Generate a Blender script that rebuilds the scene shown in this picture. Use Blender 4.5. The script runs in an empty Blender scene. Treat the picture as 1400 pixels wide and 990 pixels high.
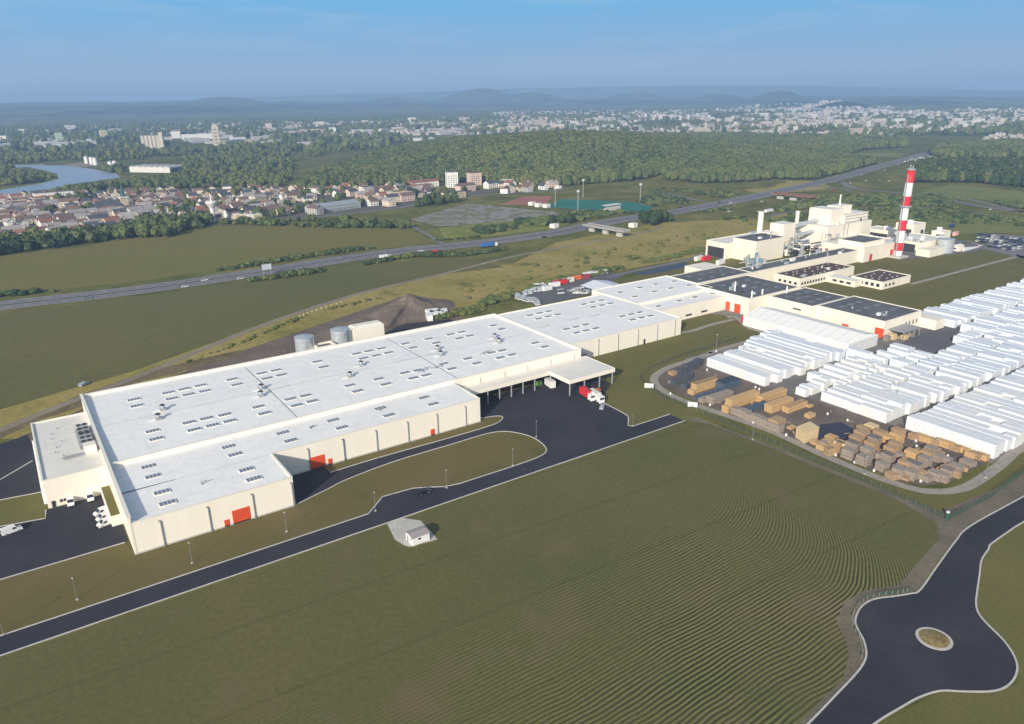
import bpy, math, random
from mathutils import Vector, Matrix, noise
random.seed(7)
R = random.random
def rr(a, b): return a + (b - a) * R()
SC = bpy.context.scene
COL = SC.collection
rad = math.radians
# ------------------------------------------------------------------ camera (survey frame: x runs along the long hall, y away from its front wall)
F, PT, RL, TH, H = 1021.5, rad(19.585), rad(-0.718), rad(34.27), 120.0
OX, OY = -106.306, 179.874
_f = Vector((0, math.cos(PT), -math.sin(PT))); _r = Vector((1, 0, 0)); _u = _r.cross(_f)
_r, _u = math.cos(RL) * _r + math.sin(RL) * _u, -math.sin(RL) * _r + math.cos(RL) * _u
_ROT = Matrix.Rotation(-TH, 3, 'Z')
def tou(p): return _ROT @ (Vector(p) - Vector((OX, OY, 0)))
CAM = tou((0, 0, H)); fw, rt, up = _ROT @ _f, _ROT @ _r, _ROT @ _u
def ray(x, y): return fw + rt * ((x - 700) / F) + up * ((495 - y) / F)
def at(x, y, z=0.0):                     # survey point of the photograph -> place on the plane at height z
    d = ray(x, y); t = (z - H) / d.z
    return Vector((CAM.x + d.x * t, CAM.y + d.y * t, z))
def atv(x, y, v):                        # the same on an upright plane y = v
    d = ray(x, y); t = (v - CAM.y) / d.y
    return CAM + d * t
def pxof(p):
    q = Vector(p) - CAM; k = q.dot(fw)
    return 700 + F * q.dot(rt) / k, 495 - F * q.dot(up) / k
def Q(pts, z=0.0): return [at(x, y, z).xy for x, y in pts]
def CR(ox, oy, s, pts): return [(ox + x / s, oy + y / s) for x, y in pts]

cd = bpy.data.cameras.new('camera'); cam = bpy.data.objects.new('camera', cd); COL.objects.link(cam)
cd.sensor_width = 36; cd.lens = F / 1400 * 36; cd.clip_end = 60000; cd.clip_start = 1
m = Matrix((rt, up, -fw)).transposed().to_4x4(); m.translation = CAM; cam.matrix_world = m
SC.camera = cam
SC.view_settings.view_transform = 'Standard'; SC.view_settings.look = 'None'; SC.view_settings.exposure = 0
SC.cycles.max_bounces = 6; SC.cycles.diffuse_bounces = 3; SC.cycles.volume_bounces = 0; SC.cycles.transparent_max_bounces = 12

# ------------------------------------------------------------------ materials
MATS = {}
def nt_new(name):
    m = bpy.data.materials.new(name); m.use_nodes = True; nt = m.node_tree
    return m, nt, nt.nodes['Principled BSDF']
def pos(nt):
    return nt.nodes.new('ShaderNodeNewGeometry').outputs['Position']
def tnoise(nt, scale, detail=4, rough=.6, vec=None, dist=0):
    n = nt.nodes.new('ShaderNodeTexNoise'); n.inputs['Scale'].default_value = scale; n.inputs['Detail'].default_value = detail
    n.inputs['Roughness'].default_value = rough; n.inputs['Distortion'].default_value = dist
    nt.links.new(vec or pos(nt), n.inputs['Vector']); return n.outputs['Fac']
def ramp(nt, fac, stops):
    r = nt.nodes.new('ShaderNodeValToRGB'); e = r.color_ramp.elements
    while len(e) < len(stops): e.new(.5)
    for i, (p, c) in enumerate(stops): e[i].position = p; e[i].color = (*c, 1)
    nt.links.new(fac, r.inputs[0]); return r.outputs[0]
def mix(nt, fac, a, b, mode='MIX'):
    n = nt.nodes.new('ShaderNodeMix'); n.data_type = 'RGBA'; n.blend_type = mode
    for s, v in ((n.inputs[0], fac), (n.inputs[6], a), (n.inputs[7], b)):
        if hasattr(v, 'links'): nt.links.new(v, s)
        elif isinstance(v, tuple): s.default_value = (*v, 1)
        else: s.default_value = v
    return n.outputs[2]
def mth(nt, op, a, b=None, c=None, clamp=False):
    n = nt.nodes.new('ShaderNodeMath'); n.operation = op; n.use_clamp = clamp
    for i, v in enumerate((a, b, c)):
        if v is None: continue
        if hasattr(v, 'links'): nt.links.new(v, n.inputs[i])
        else: n.inputs[i].default_value = v
    return n.outputs[0]
def sepxyz(nt):
    s = nt.nodes.new('ShaderNodeSeparateXYZ'); nt.links.new(pos(nt), s.inputs[0]); return s.outputs
def sc3(nt, x, y, z):
    n = nt.nodes.new('ShaderNodeVectorMath'); n.operation = 'MULTIPLY'; nt.links.new(pos(nt), n.inputs[0]); n.inputs[1].default_value = (x, y, z); return n.outputs[0]
def flat(name, c, rough=.7, var=.12, s=.25, metal=0, spec=.3):
    if name in MATS: return MATS[name]
    m, nt, b = nt_new(name)
    k1 = tuple(x * (1 - var) for x in c); k2 = tuple(min(1, x * (1 + var)) for x in c)
    f = tnoise(nt, s, 5, .65)
    nt.links.new(ramp(nt, f, [(.3, k1), (.7, k2)]), b.inputs['Base Color'])
    b.inputs['Roughness'].default_value = rough; b.inputs['Metallic'].default_value = metal; b.inputs['Specular IOR Level'].default_value = spec
    MATS[name] = m; return m
def land(name, stops, s=.02, s2=.4, amt=.35, rough=.95, s3=None, rows=None, bump=.0):
    """mottled ground: broad patches, fine grain, optional drilled crop rows"""
    if name in MATS: return MATS[name]
    m, nt, b = nt_new(name)
    c = ramp(nt, tnoise(nt, s, 6, .62, dist=.4), stops)
    fine = tnoise(nt, s2, 6, .75)
    c = mix(nt, 1.0, c, ramp(nt, fine, [(.25, (1 - amt,) * 3), (.75, (1 + amt,) * 3)]), 'MULTIPLY')
    if s3:
        c = mix(nt, ramp(nt, tnoise(nt, s3[0], 4, .6), [(s3[2], (0, 0, 0)), (s3[2] + .12, (1, 1, 1))]), c, s3[1])
    if rows: c = rows(nt, c, b)
    nt.links.new(c, b.inputs['Base Color']); b.inputs['Roughness'].default_value = rough; b.inputs['Specular IOR Level'].default_value = .1
    MATS[name] = m; return m
def crop_rows(period, strength, bend=True, ang=0.0, wob=.55):
    def fn(nt, c, b):
        X, Y, Z = sepxyz(nt)
        n1 = tnoise(nt, .018, 2, .5); w = mth(nt, 'ADD', mth(nt, 'MULTIPLY', mth(nt, 'SUBTRACT', n1, .5), wob * 6), mth(nt, 'MULTIPLY', mth(nt, 'SUBTRACT', tnoise(nt, .07, 2, .5), .5), wob * 2.6))
        if bend:
            near = mth(nt, 'DIVIDE', mth(nt, 'SUBTRACT', -45.0, Y), 60.0, clamp=True)
            w = mth(nt, 'MULTIPLY', w, mth(nt, 'ADD', near, .15))
            bx = mth(nt, 'MAXIMUM', mth(nt, 'SUBTRACT', X, 140.0), 0.0)
            bb = mth(nt, 'MULTIPLY', mth(nt, 'MULTIPLY', bx, bx), .017)
            phi = mth(nt, 'SUBTRACT', mth(nt, 'ADD', Y, w), bb)
        else:
            phi = mth(nt, 'ADD', mth(nt, 'ADD', mth(nt, 'MULTIPLY', X, math.sin(ang)), mth(nt, 'MULTIPLY', Y, math.cos(ang))), w)
        s = mth(nt, 'SINE', mth(nt, 'MULTIPLY', phi, 2 * math.pi / period))
        patch = ramp(nt, tnoise(nt, .022, 3, .6), [(.38, (.25,) * 3), (.62, (1,) * 3)])
        if bend:
            depth = mth(nt, 'ADD', mth(nt, 'DIVIDE', mth(nt, 'SUBTRACT', -60.0, Y), 65.0, clamp=True), .07)
            xr = mth(nt, 'ADD', mth(nt, 'DIVIDE', mth(nt, 'SUBTRACT', X, 40.0), 60.0, clamp=True), .75)
            patch = mth(nt, 'MULTIPLY', mth(nt, 'MULTIPLY', patch, depth), xr)
        s2 = mth(nt, 'MULTIPLY', mth(nt, 'MULTIPLY', s, strength), patch)
        tl = mth(nt, 'SINE', mth(nt, 'MULTIPLY', mth(nt, 'ADD', Y, mth(nt, 'MULTIPLY', X, .06)), 2 * math.pi / 27.0))
        c = mix(nt, 1.0, c, ramp(nt, tl, [(.985, (1,) * 3), (.997, (.90,) * 3)]), 'MULTIPLY')
        g = nt.nodes.new('ShaderNodeCombineColor'); v = mth(nt, 'ADD', s2, 1.0)
        for i in range(3): nt.links.new(v, g.inputs[i])
        c = mix(nt, 1.0, c, g.outputs[0], 'MULTIPLY')
        return c
    return fn
def cladding(name, c, step=1.2, var=.03, dark=.965):
    if name in MATS: return MATS[name]
    m, nt, b = nt_new(name); X, Y, Z = sepxyz(nt)
    f = mth(nt, 'FRACT', mth(nt, 'DIVIDE', mth(nt, 'ADD', X, Y), step))
    seam = ramp(nt, f, [(0, (dark,) * 3), (.05, (1, 1, 1))])
    c0 = ramp(nt, tnoise(nt, .12, 5, .6, vec=sc3(nt, 1, 1, .3)), [(.3, tuple(x * (1 - var) for x in c)), (.7, tuple(min(1, x * (1 + var)) for x in c))])
    streak = ramp(nt, tnoise(nt, .9, 3, .6, vec=sc3(nt, 1, 1, .06)), [(.35, (.975, .97, .965)), (.6, (1, 1, 1))])
    nt.links.new(mix(nt, 1, mix(nt, 1, c0, seam, 'MULTIPLY'), streak, 'MULTIPLY'), b.inputs['Base Color'])
    b.inputs['Roughness'].default_value = .55; MATS[name] = m; return m
def roofing(name, c, var=.05, step=1.8, dark=.93, axis=0, rough=.5, blot=.9):
    if name in MATS: return MATS[name]
    m, nt, b = nt_new(name); P = sepxyz(nt)
    f = mth(nt, 'FRACT', mth(nt, 'DIVIDE', P[axis], step))
    seam = ramp(nt, f, [(0, (dark,) * 3), (.06, (1, 1, 1))])
    c0 = ramp(nt, tnoise(nt, .05, 6, .65), [(.3, tuple(x * (1 - var) for x in c)), (.7, tuple(min(1, x * (1 + var)) for x in c))])
    st = ramp(nt, tnoise(nt, .25, 6, .7, dist=1), [(.3, (blot,) * 3), (.55, (1, 1, 1))])
    nt.links.new(mix(nt, 1, mix(nt, 1, c0, seam, 'MULTIPLY'), st, 'MULTIPLY'), b.inputs['Base Color'])
    b.inputs['Roughness'].default_value = rough; MATS[name] = m; return m
def planks(name, c1, c2, sz=.28):
    if name in MATS: return MATS[name]
    m, nt, b = nt_new(name); X, Y, Z = sepxyz(nt)
    f = mth(nt, 'FRACT', mth(nt, 'DIVIDE', Z, sz)); g = mth(nt, 'FRACT', mth(nt, 'DIVIDE', mth(nt, 'ADD', X, Y), 1.25))
    a = ramp(nt, f, [(0, (.45,) * 3), (.25, (1, 1, 1))]); bb = ramp(nt, g, [(0, (.5,) * 3), (.09, (1, 1, 1))])
    c0 = ramp(nt, tnoise(nt, .8, 5, .7, vec=sc3(nt, 1, 1, 3)), [(.3, c1), (.7, c2)])
    nt.links.new(mix(nt, 1, mix(nt, 1, c0, a, 'MULTIPLY'), bb, 'MULTIPLY'), b.inputs['Base Color'])
    b.inputs['Roughness'].default_value = .85; MATS[name] = m; return m
def leafmat(name, a, b_, c_):
    if name in MATS: return MATS[name]
    m, nt, b = nt_new(name)
    oi = nt.nodes.new('ShaderNodeObjectInfo')
    c0 = ramp(nt, oi.outputs['Random'], [(0, a), (.5, b_), (1, c_)])
    c0 = mix(nt, 1, c0, ramp(nt, tnoise(nt, .35, 5, .8), [(.3, (.82,) * 3), (.7, (1.16,) * 3)]), 'MULTIPLY')
    big = ramp(nt, tnoise(nt, .008, 3, .6), [(.35, (.85, .9, 1.0)), (.65, (1.3, 1.2, 1.0))])
    nt.links.new(mix(nt, 1, c0, big, 'MULTIPLY'), b.inputs['Base Color'])
    b.inputs['Roughness'].default_value = .8; b.inputs['Specular IOR Level'].default_value = .15
    MATS[name] = m; return m
def glow(name, c): return flat(name, c)

CREAM = cladding('cream cladding', (.90, .835, .72), 2.4)
CREAM2 = cladding('old cream cladding', (.87, .80, .67), 2.0, .05)
TRIM = flat('cream trim', (.83, .79, .69), .5, .05)
ROOFW = roofing('white membrane roof', (.91, .90, .875), .04, 2.6, blot=.88, dark=.92)
ROOFC = roofing('pale cream roof', (.80, .77, .70), .06, 1.5)
ROOFG = roofing('grey gravel roof', (.12, .125, .135), .25, 6, .8, blot=.7, rough=.9)
ROOFB = roofing('brown gravel roof', (.10, .06, .055), .2, 6, .85, blot=.75, rough=.9)
RED = flat('orange red door', (.72, .09, .03), .45, .08)
RED2 = flat('signal red', (.62, .03, .04), .5, .1)
WHITE = flat('white paint', (.8, .8, .79), .4, .04, 1.5)
DARK = flat('dark metal', (.05, .05, .055), .5, .2)
GREY = flat('grey metal', (.32, .33, .34), .45, .15, .6)
LGREY = flat('galvanised steel', (.50, .54, .57), .38, .15, .6, metal=.35)
GLASS = flat('dark glass', (.03, .04, .055), .12, .1, 1, spec=.6)
SKYL = flat('skylight glass', (.18, .22, .30), .6, .35, 1.2, spec=.1)
JOINT = flat('roof joint', (.13, .14, .15), .7)
CONC = flat('pale concrete', (.50, .48, .44), .85, .15, .4)
KERB = flat('kerb concrete', (.52, .50, .47), .85, .12, .7)
ASPH = land('fresh asphalt', [(.25, (.036, .037, .047)), (.5, (.046, .046, .056)), (.75, (.062, .060, .068))], .045, .9, .16)
ASPH2 = land('worn asphalt', [(.3, (.17, .165, .185)), (.7, (.22, .21, .225))], .02, .5, .12)
YTAR = land('yard tarmac', [(.3, (.12, .12, .135)), (.7, (.17, .165, .175))], .02, .5, .15)
TRACKM = land('gravel track', [(.3, (.22, .185, .14)), (.7, (.30, .26, .2))], .05, .8, .25)
DIRT = land('brown earth', [(.3, (.13, .10, .08)), (.7, (.21, .165, .135))], .04, .6, .35)
DIRT2 = land('yard earth', [(.3, (.135, .108, .092)), (.7, (.205, .17, .148))], .05, .6, .3)
LAWN = land('young lawn', [(.3, (.125, .108, .038)), (.5, (.15, .125, .046)), (.7, (.172, .132, .06))], .035, 1.2, .18)
LAWN2 = land('green lawn', [(.3, (.128, .125, .040)), (.7, (.168, .148, .052))], .03, 1.0, .2)
FIELD = land('drilled crop', [(.25, (.102, .108, .040)), (.5, (.126, .121, .045)), (.75, (.148, .130, .052))], .011, .7, .22, rows=crop_rows(1.1, .46), s3=(.028, (.155, .125, .062), .56))
FIELD2 = land('left crop', [(.25, (.115, .122, .042)), (.55, (.145, .135, .048)), (.75, (.172, .14, .06))], .006, .25, .16, rows=crop_rows(3.2, .12, False, .02, .6))
FIELD3 = land('far crop', [(.25, (.15, .15, .04)), (.6, (.185, .158, .045)), (.8, (.20, .16, .055))], .005, .2, .12)
ROUGH = land('rough grass', [(.25, (.16, .155, .04)), (.45, (.29, .24, .07)), (.7, (.37, .29, .11))], .02, .25, .35, s3=(.03, (.10, .125, .035), .60))
MEADOW = land('meadow', [(.3, (.13, .17, .045)), (.5, (.17, .19, .055)), (.7, (.22, .2, .07))], .008, .15, .3)
LEAF = leafmat('foliage', (.082, .115, .044), (.100, .130, .048), (.118, .140, .052))
LEAFD = leafmat('dark foliage', (.032, .055, .024), (.048, .075, .03), (.068, .09, .034))
LEAFB = leafmat('bare brown foliage', (.105, .115, .05), (.12, .128, .056), (.125, .14, .055))
LEAFY = leafmat('pale foliage', (.09, .12, .03), (.12, .14, .04), (.14, .14, .05))
BARK = flat('bark', (.12, .09, .065), .9, .25, 2)
WATER = flat('river water', (.26, .32, .41), .35, .1, .002, spec=.5)
WRAP = None
def wrap_mat():
    m, nt, b = nt_new('white plastic wrap'); oi = nt.nodes.new('ShaderNodeObjectInfo')
    c0 = ramp(nt, oi.outputs['Random'], [(0, (.80, .82, .85)), (.4, (.83, .83, .83)), (.8, (.82, .81, .77)), (1, (.76, .80, .84))])
    st = ramp(nt, tnoise(nt, .9, 5, .7, vec=sc3(nt, 1.6, .5, .35)), [(.3, (.86, .88, .90)), (.6, (1, 1, 1))])
    X, Y, Z = sepxyz(nt)
    l1 = ramp(nt, mth(nt, 'FRACT', mth(nt, 'DIVIDE', mth(nt, 'ADD', Y, mth(nt, 'MULTIPLY', tnoise(nt, .5, 2), .5)), 1.27)), [(0, (.80, .82, .85)), (.10, (1, 1, 1))])
    l2 = ramp(nt, mth(nt, 'FRACT', mth(nt, 'DIVIDE', Z, 1.42)), [(0, (.86, .87, .89)), (.08, (1, 1, 1))])
    c0 = mix(nt, 1, mix(nt, 1, c0, l1, 'MULTIPLY'), l2, 'MULTIPLY')
    bp = nt.nodes.new('ShaderNodeBump'); bp.inputs['Strength'].default_value = .5; bp.inputs['Distance'].default_value = .25; nt.links.new(tnoise(nt, 1.1, 4, .6), bp.inputs['Height']); nt.links.new(bp.outputs[0], b.inputs['Normal'])
    nt.links.new(mix(nt, 1, c0, st, 'MULTIPLY'), b.inputs['Base Color']); b.inputs['Roughness'].default_value = .42
    return m
WRAP = wrap_mat()
TAN = planks('fresh timber', (.50, .31, .14), (.64, .44, .22))
TAN2 = planks('pale timber', (.66, .50, .28), (.74, .58, .34))
BRWN = planks('weathered timber', (.32, .215, .13), (.50, .34, .19))
GRYW = planks('grey timber', (.26, .21, .175), (.38, .315, .26))
SLATE = planks('dark slate packs', (.05, .06, .075), (.10, .115, .135), .4)
NAVY = planks('blue grey packs', (.05, .085, .13), (.09, .13, .18), .5)

# ------------------------------------------------------------------ mesh builder and object helpers
class MB:
    def __init__(s): s.v = []; s.f = []; s.m = []
    def add(s, vs, fs, mi=0):
        b = len(s.v); s.v += [tuple(p) for p in vs]; s.f += [tuple(b + i for i in f) for f in fs]; s.m += [mi] * len(fs); return s
    def box(s, x0, x1, y0, y1, z0, z1, mi=0, bottom=False):
        vs = [(x0, y0, z0), (x1, y0, z0), (x1, y1, z0), (x0, y1, z0), (x0, y0, z1), (x1, y0, z1), (x1, y1, z1), (x0, y1, z1)]
        fs = [(0, 1, 5, 4), (1, 2, 6, 5), (2, 3, 7, 6), (3, 0, 4, 7), (4, 5, 6, 7)]
        if bottom: fs.append((3, 2, 1, 0))
        return s.add(vs, fs, mi)
    def cyl(s, x, y, z0, z1, r0, r1=None, n=12, mi=0, cap=True):
        r1 = r0 if r1 is None else r1
        vs = [(x + r0 * math.cos(2 * math.pi * i / n), y + r0 * math.sin(2 * math.pi * i / n), z0) for i in range(n)]
        vs += [(x + r1 * math.cos(2 * math.pi * i / n), y + r1 * math.sin(2 * math.pi * i / n), z1) for i in range(n)]
        fs = [(i, (i + 1) % n, n + (i + 1) % n, n + i) for i in range(n)]
        if cap: fs.append(tuple(range(n, 2 * n)))
        return s.add(vs, fs, mi)
    def tube(s, a, b, r, n=6, mi=0, r2=None):
        a, b = Vector(a), Vector(b); d = (b - a).normalized(); e = d.orthogonal().normalized(); g = d.cross(e); r2 = r if r2 is None else r2
        vs = [a + r * (math.cos(2 * math.pi * i / n) * e + math.sin(2 * math.pi * i / n) * g) for i in range(n)]
        vs += [b + r2 * (math.cos(2 * math.pi * i / n) * e + math.sin(2 * math.pi * i / n) * g) for i in range(n)]
        return s.add(vs, [(i, (i + 1) % n, n + (i + 1) % n, n + i) for i in range(n)] + [tuple(range(n, 2 * n)), tuple(range(n - 1, -1, -1))], mi)
    def poly(s, pts, z, mi=0):
        return s.add([(p[0], p[1], z) for p in pts], [tuple(range(len(pts)))], mi)
    def prism(s, pts, z0, z1, mi=0, mtop=None):
        n = len(pts); vs = [(p[0], p[1], z0) for p in pts] + [(p[0], p[1], z1) for p in pts]
        s.add(vs, [(i, (i + 1) % n, n + (i + 1) % n, n + i) for i in range(n)], mi)
        return s.add([(p[0], p[1], z1) for p in pts], [tuple(range(n))], mi if mtop is None else mtop)
    def gable(s, x0, x1, y0, y1, z0, z1, axis='x', mi=0, ends=None):
        if axis == 'x': ym = (y0 + y1) / 2; vs = [(x0, y0, z0), (x1, y0, z0), (x1, y1, z0), (x0, y1, z0), (x0, ym, z1), (x1, ym, z1)]; fs = [(0, 1, 5, 4), (2, 3, 4, 5)]; es = [(3, 0, 4), (1, 2, 5)]
        else: xm = (x0 + x1) / 2; vs = [(x0, y0, z0), (x1, y0, z0), (x1, y1, z0), (x0, y1, z0), (xm, y0, z1), (xm, y1, z1)]; fs = [(3, 0, 4, 5), (1, 2, 5, 4)]; es = [(0, 1, 4), (2, 3, 5)]
        s.add(vs, fs, mi); s.add(vs, es, mi if ends is None else ends); return s
    def mesh(s, name, mats):
        me = bpy.data.meshes.new(name); me.from_pydata(s.v, [], s.f)
        for m in (mats if isinstance(mats, (list, tuple)) else [mats]): me.materials.append(m)
        me.polygons.foreach_set('material_index', s.m); me.update(); return me
def fix(me):
    import bmesh
    bm = bmesh.new(); bm.from_mesh(me); bmesh.ops.recalc_face_normals(bm, faces=bm.faces); bm.to_mesh(me); bm.free(); return me
def obj(name, me, parent=None, loc=None, rz=0):
    o = bpy.data.objects.new(name, me); COL.objects.link(o)
    if loc is not None: o.location = loc
    if rz: o.rotation_euler = (0, 0, rz)
    if parent is not None: o.parent = parent
    return o
def part(name, mb, mats, parent): return obj(name, mb.mesh(name, mats), parent)
def tag(o, label, cat, group=None, kind=None):
    o['label'] = label; o['category'] = cat
    if group: o['group'] = group
    if kind: o['kind'] = kind
    return o
def thing(name, label, cat, loc=(0, 0, 0), rz=0, group=None):
    return tag(obj(name, None, None, loc, rz), label, cat, group)
def struct(name, mb, mats, label, cat): return tag(part(name, mb, mats, None), label, cat, None, 'structure')
def copy_tree(o, loc, rz=0, label=None, group=None):
    c = o.copy(); COL.objects.link(c); c.location = loc; c.rotation_euler = (0, 0, rz)
    if label: c['label'] = label
    if group: c['group'] = group
    for ch in o.children:
        d = ch.copy(); COL.objects.link(d); d.parent = c
        for g in ch.children:
            e = g.copy(); COL.objects.link(e); e.parent = d
    return c
def smooth_path(pts, k=6):
    pts = [Vector(p[:2]) for p in pts]; out = []
    P = [2 * pts[0] - pts[1]] + pts + [2 * pts[-1] - pts[-2]]
    for i in range(1, len(P) - 2):
        a, b, c, d = P[i - 1:i + 3]
        for j in range(k):
            t = j / k
            out.append(.5 * ((2 * b) + (c - a) * t + (2 * a - 5 * b + 4 * c - d) * t * t + (3 * b - a - 3 * c + d) * t ** 3))
    out.append(pts[-1]); return out
def offs(pts, d):
    out = []
    for i, p in enumerate(pts):
        a = pts[max(0, i - 1)]; b = pts[min(len(pts) - 1, i + 1)]; t = (Vector(b) - Vector(a)).normalized()
        out.append(Vector(p) + Vector((-t.y, t.x)) * d)
    return out
def ribbon(mb, pts, w, z, mi=0, h=0, o=0):
    a = offs(pts, o - w / 2); b = offs(pts, o + w / 2)
    for i in range(len(pts) - 1):
        q = [(*a[i], z + h), (*a[i + 1], z + h), (*b[i + 1], z + h), (*b[i], z + h)]
        mb.add(q, [(0, 1, 2, 3)], mi)
        if h:
            for s_ in (a, b): mb.add([(*s_[i], z), (*s_[i + 1], z), (*s_[i + 1], z + h), (*s_[i], z + h)], [(0, 1, 2, 3)], mi)
    return mb
def inside(p, poly):
    x, y = p[0], p[1]; c = False; n = len(poly)
    for i in range(n):
        x1, y1 = poly[i][0], poly[i][1]; x2, y2 = poly[i - 1][0], poly[i - 1][1]
        if (y1 > y) != (y2 > y) and x < (x2 - x1) * (y - y1) / (y2 - y1) + x1: c = not c
    return c

# ------------------------------------------------------------------ terrain
CX, CY = CAM.x, CAM.y
def polar(x, y):
    d = Vector((x - CX, y - CY, 0)); r = d.length
    k = d.dot(Vector((fw.x, fw.y, 0)).normalized()); l = d.dot(Vector((rt.x, rt.y, 0)).normalized())
    if k < r * .05: return 99999, r
    return 700 + F * (l / k) * math.cos(PT), r
def sm(a, b, x):
    t = max(0, min(1, (x - a) / (b - a))); return t * t * (3 - 2 * t)
PROF = [(-900, 100), (-300, 110), (0, 95), (300, 120), (430, 165), (500, 205), (640, 225), (800, 255), (950, 262), (1080, 225), (1200, 165), (1300, 110), (1400, 70), (1800, 60), (99999, 90)]
def interp(T, x):
    if x <= T[0][0]: return T[0][1]
    for (a, b), (c, d) in zip(T, T[1:]):
        if x <= c: return b + (d - b) * (x - a) / (c - a)
    return T[-1][1]
GA = [(30, 9200, 112, 170, 1000), (200, 9600, 118, 90, 900), (350, 9000, 140, 75, 900), (425, 8800, 112, 45, 800), (560, 9800, 138, 50, 900), (660, 9800, 196, 62, 1000), (725, 9300, 168, 50, 900), (850, 9900, 140, 50, 800), (950, 9000, 128, 42, 700), (1025, 8700, 138, 46, 700), (1105, 5700, 60, 45, 430), (1040, 6600, 52, 60, 600), (1190, 6900, 50, 90, 700), (-250, 9000, 150, 140, 1200), (1500, 9500, 60, 160, 900)]
def height(x, y):
    px, r = polar(x, y); h = 0
    if px < 99999:
        if 600 < r < 2900:      # the wooded rise beyond the village
            h += 50 * max(0, math.exp(-((px - 770) / 225) ** 2) - .22) * sm(1080, 1420, r) * (1 - sm(1500, 2300, r))
        if r > 2600:
            g_ = 0
            for gx, gr, gh, sx, sr in GA:
                e_ = ((px - gx) / sx) ** 2 + ((r - gr) / sr) ** 2; g_ = max(g_, gh * math.exp(-e_) * (1 + .25 * noise.noise(Vector((x / 700, y / 700, 6))))) if e_ < 6 else g_
            h += max(g_, 12 * sm(3000, 5500, r), (92 - 30 * sm(300, 560, px)) * sm(4700 + 1500 * sm(380, 700, px), 8600, r) * (1 + .5 * noise.noise(Vector((x / 1500, y / 1500, 3)))) * (1 - .45 * sm(1150, 1400, px)))
    if r > 8000:
        q = interp(PROF, px) if px < 99999 else 90
        n = noise.noise(Vector((x / 2600, y / 2600, 1))) * 26 + noise.noise(Vector((x / 900, y / 900, 4))) * 9
        h = max(h, (q + n) * sm(10500, 14800, r))
    return h
rings = [0, 60, 150, 300, 500, 700, 850] + [950 + 90 * i for i in range(20)] + [2750 * 1.032 ** i for i in range(1, 52)] + [14500, 15200, 17000, 21000, 27000, 36000]
azs = []; a = 0; fa = math.atan2(fw.y, fw.x)
a = -180
while a < 180:
    azs.append(fa + rad(a)); a += .55 if -48 < a < 48 else 6
mb = MB(); vs = [(CX, CY, 0)]
for r in rings[1:]:
    for t in azs:
        x, y = CX + r * math.cos(t), CY + r * math.sin(t); vs.append((x, y, height(x, y)))
n = len(azs); fs = [(0, 1 + i, 1 + (i + 1) % n) for i in range(n)]
for k in range(len(rings) - 2):
    for i in range(n):
        fs.append((1 + k * n + i, 1 + (k + 1) * n + i, 1 + (k + 1) * n + (i + 1) % n, 1 + k * n + (i + 1) % n))
mb.add(vs, fs)
m_, nt, b = nt_new('countryside')
base = ramp(nt, tnoise(nt, .0022, 6, .6, dist=.6), [(.3, (.055, .080, .035)), (.44, (.085, .11, .04)), (.5, (.15, .155, .06)), (.58, (.09, .115, .045)), (.68, (.18, .165, .08))])
near = ramp(nt, tnoise(nt, .02, 6, .7), [(.3, (.095, .115, .035)), (.5, (.155, .155, .05)), (.7, (.22, .19, .075))])
dd = nt.nodes.new('ShaderNodeVectorMath'); dd.operation = 'DISTANCE'; nt.links.new(pos(nt), dd.inputs[0]); dd.inputs[1].default_value = (CX, CY, 0)
f = ramp(nt, mth(nt, 'DIVIDE', dd.outputs['Value'], 2500), [(.55, (0, 0, 0)), (.8, (1, 1, 1))])
c = mix(nt, f, near, base)
hz = mth(nt, 'DIVIDE', mth(nt, 'SUBTRACT', sepxyz(nt)[2], 22.0), 14.0, clamp=True)
hz = mth(nt, 'MULTIPLY', hz, mth(nt, 'DIVIDE', mth(nt, 'SUBTRACT', dd.outputs['Value'], 4000.0), 800.0, clamp=True))
c = mix(nt, hz, c, ramp(nt, tnoise(nt, .0012, 5, .6), [(.35, (.02, .035, .02)), (.55, (.04, .06, .03)), (.6, (.14, .15, .09)), (.66, (.05, .07, .03))]))
c = mix(nt, 1, c, ramp(nt, tnoise(nt, .03, 5, .8), [(.3, (.6,) * 3), (.7, (1.3,) * 3)]), 'MULTIPLY')
nt.links.new(c, b.inputs['Base Color']); b.inputs['Roughness'].default_value = 1; b.inputs['Specular IOR Level'].default_value = 0
gme = mb.mesh('ground', m_)
g = tag(obj('ground', gme), 'green countryside running out to blue wooded hills on the horizon', 'ground', None, 'structure')
gme.polygons.foreach_set('use_smooth', [True] * len(gme.polygons))

def sheet(name, pts, z, mat, label, cat=None):
    return struct(name, MB().poly(pts, z), mat, label, cat or name.replace('_', ' '))
# fields
sheet('field', [(-420, -26.9), (192.5, -26.9), (197.5, -34), (199, -60), (200.5, -107), (197, -121), (189, -125.5), (174, -128), (160, -130.5), (150, -126.5), (142, -126.5), (134, -129.5), (130, -134.5), (126, -138), (118, -141.5), (108, -142.5), (99, -143.5), (60, -170), (-60, -330), (-420, -330)], .02, FIELD, 'large dark green drilled field between the straight service road and the roundabout')
sheet('field', [(101, -147), (112, -152.8), (120, -153.8), (127, -154.8), (133, -155.8), (140, -161.8), (147, -163.8), (152, -162.8), (157, -159), (160, -155), (163, -150), (167, -145.5), (178, -141.5), (190, -136.6), (202, -134.6), (219, -134.6), (236, -128.6), (330, -100), (620, -250), (300, -420), (-20, -300)], .012, LAWN2, 'smooth green grass field on the outer side of the roundabout')
left_field = Q([(-60, 590), (0, 558), (100, 530), (200, 500), (300, 462), (400, 426), (500, 397), (590, 377), (690, 365), (630, 350), (520, 360), (420, 372), (330, 385), (200, 404), (0, 430), (-120, 445)])
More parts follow.
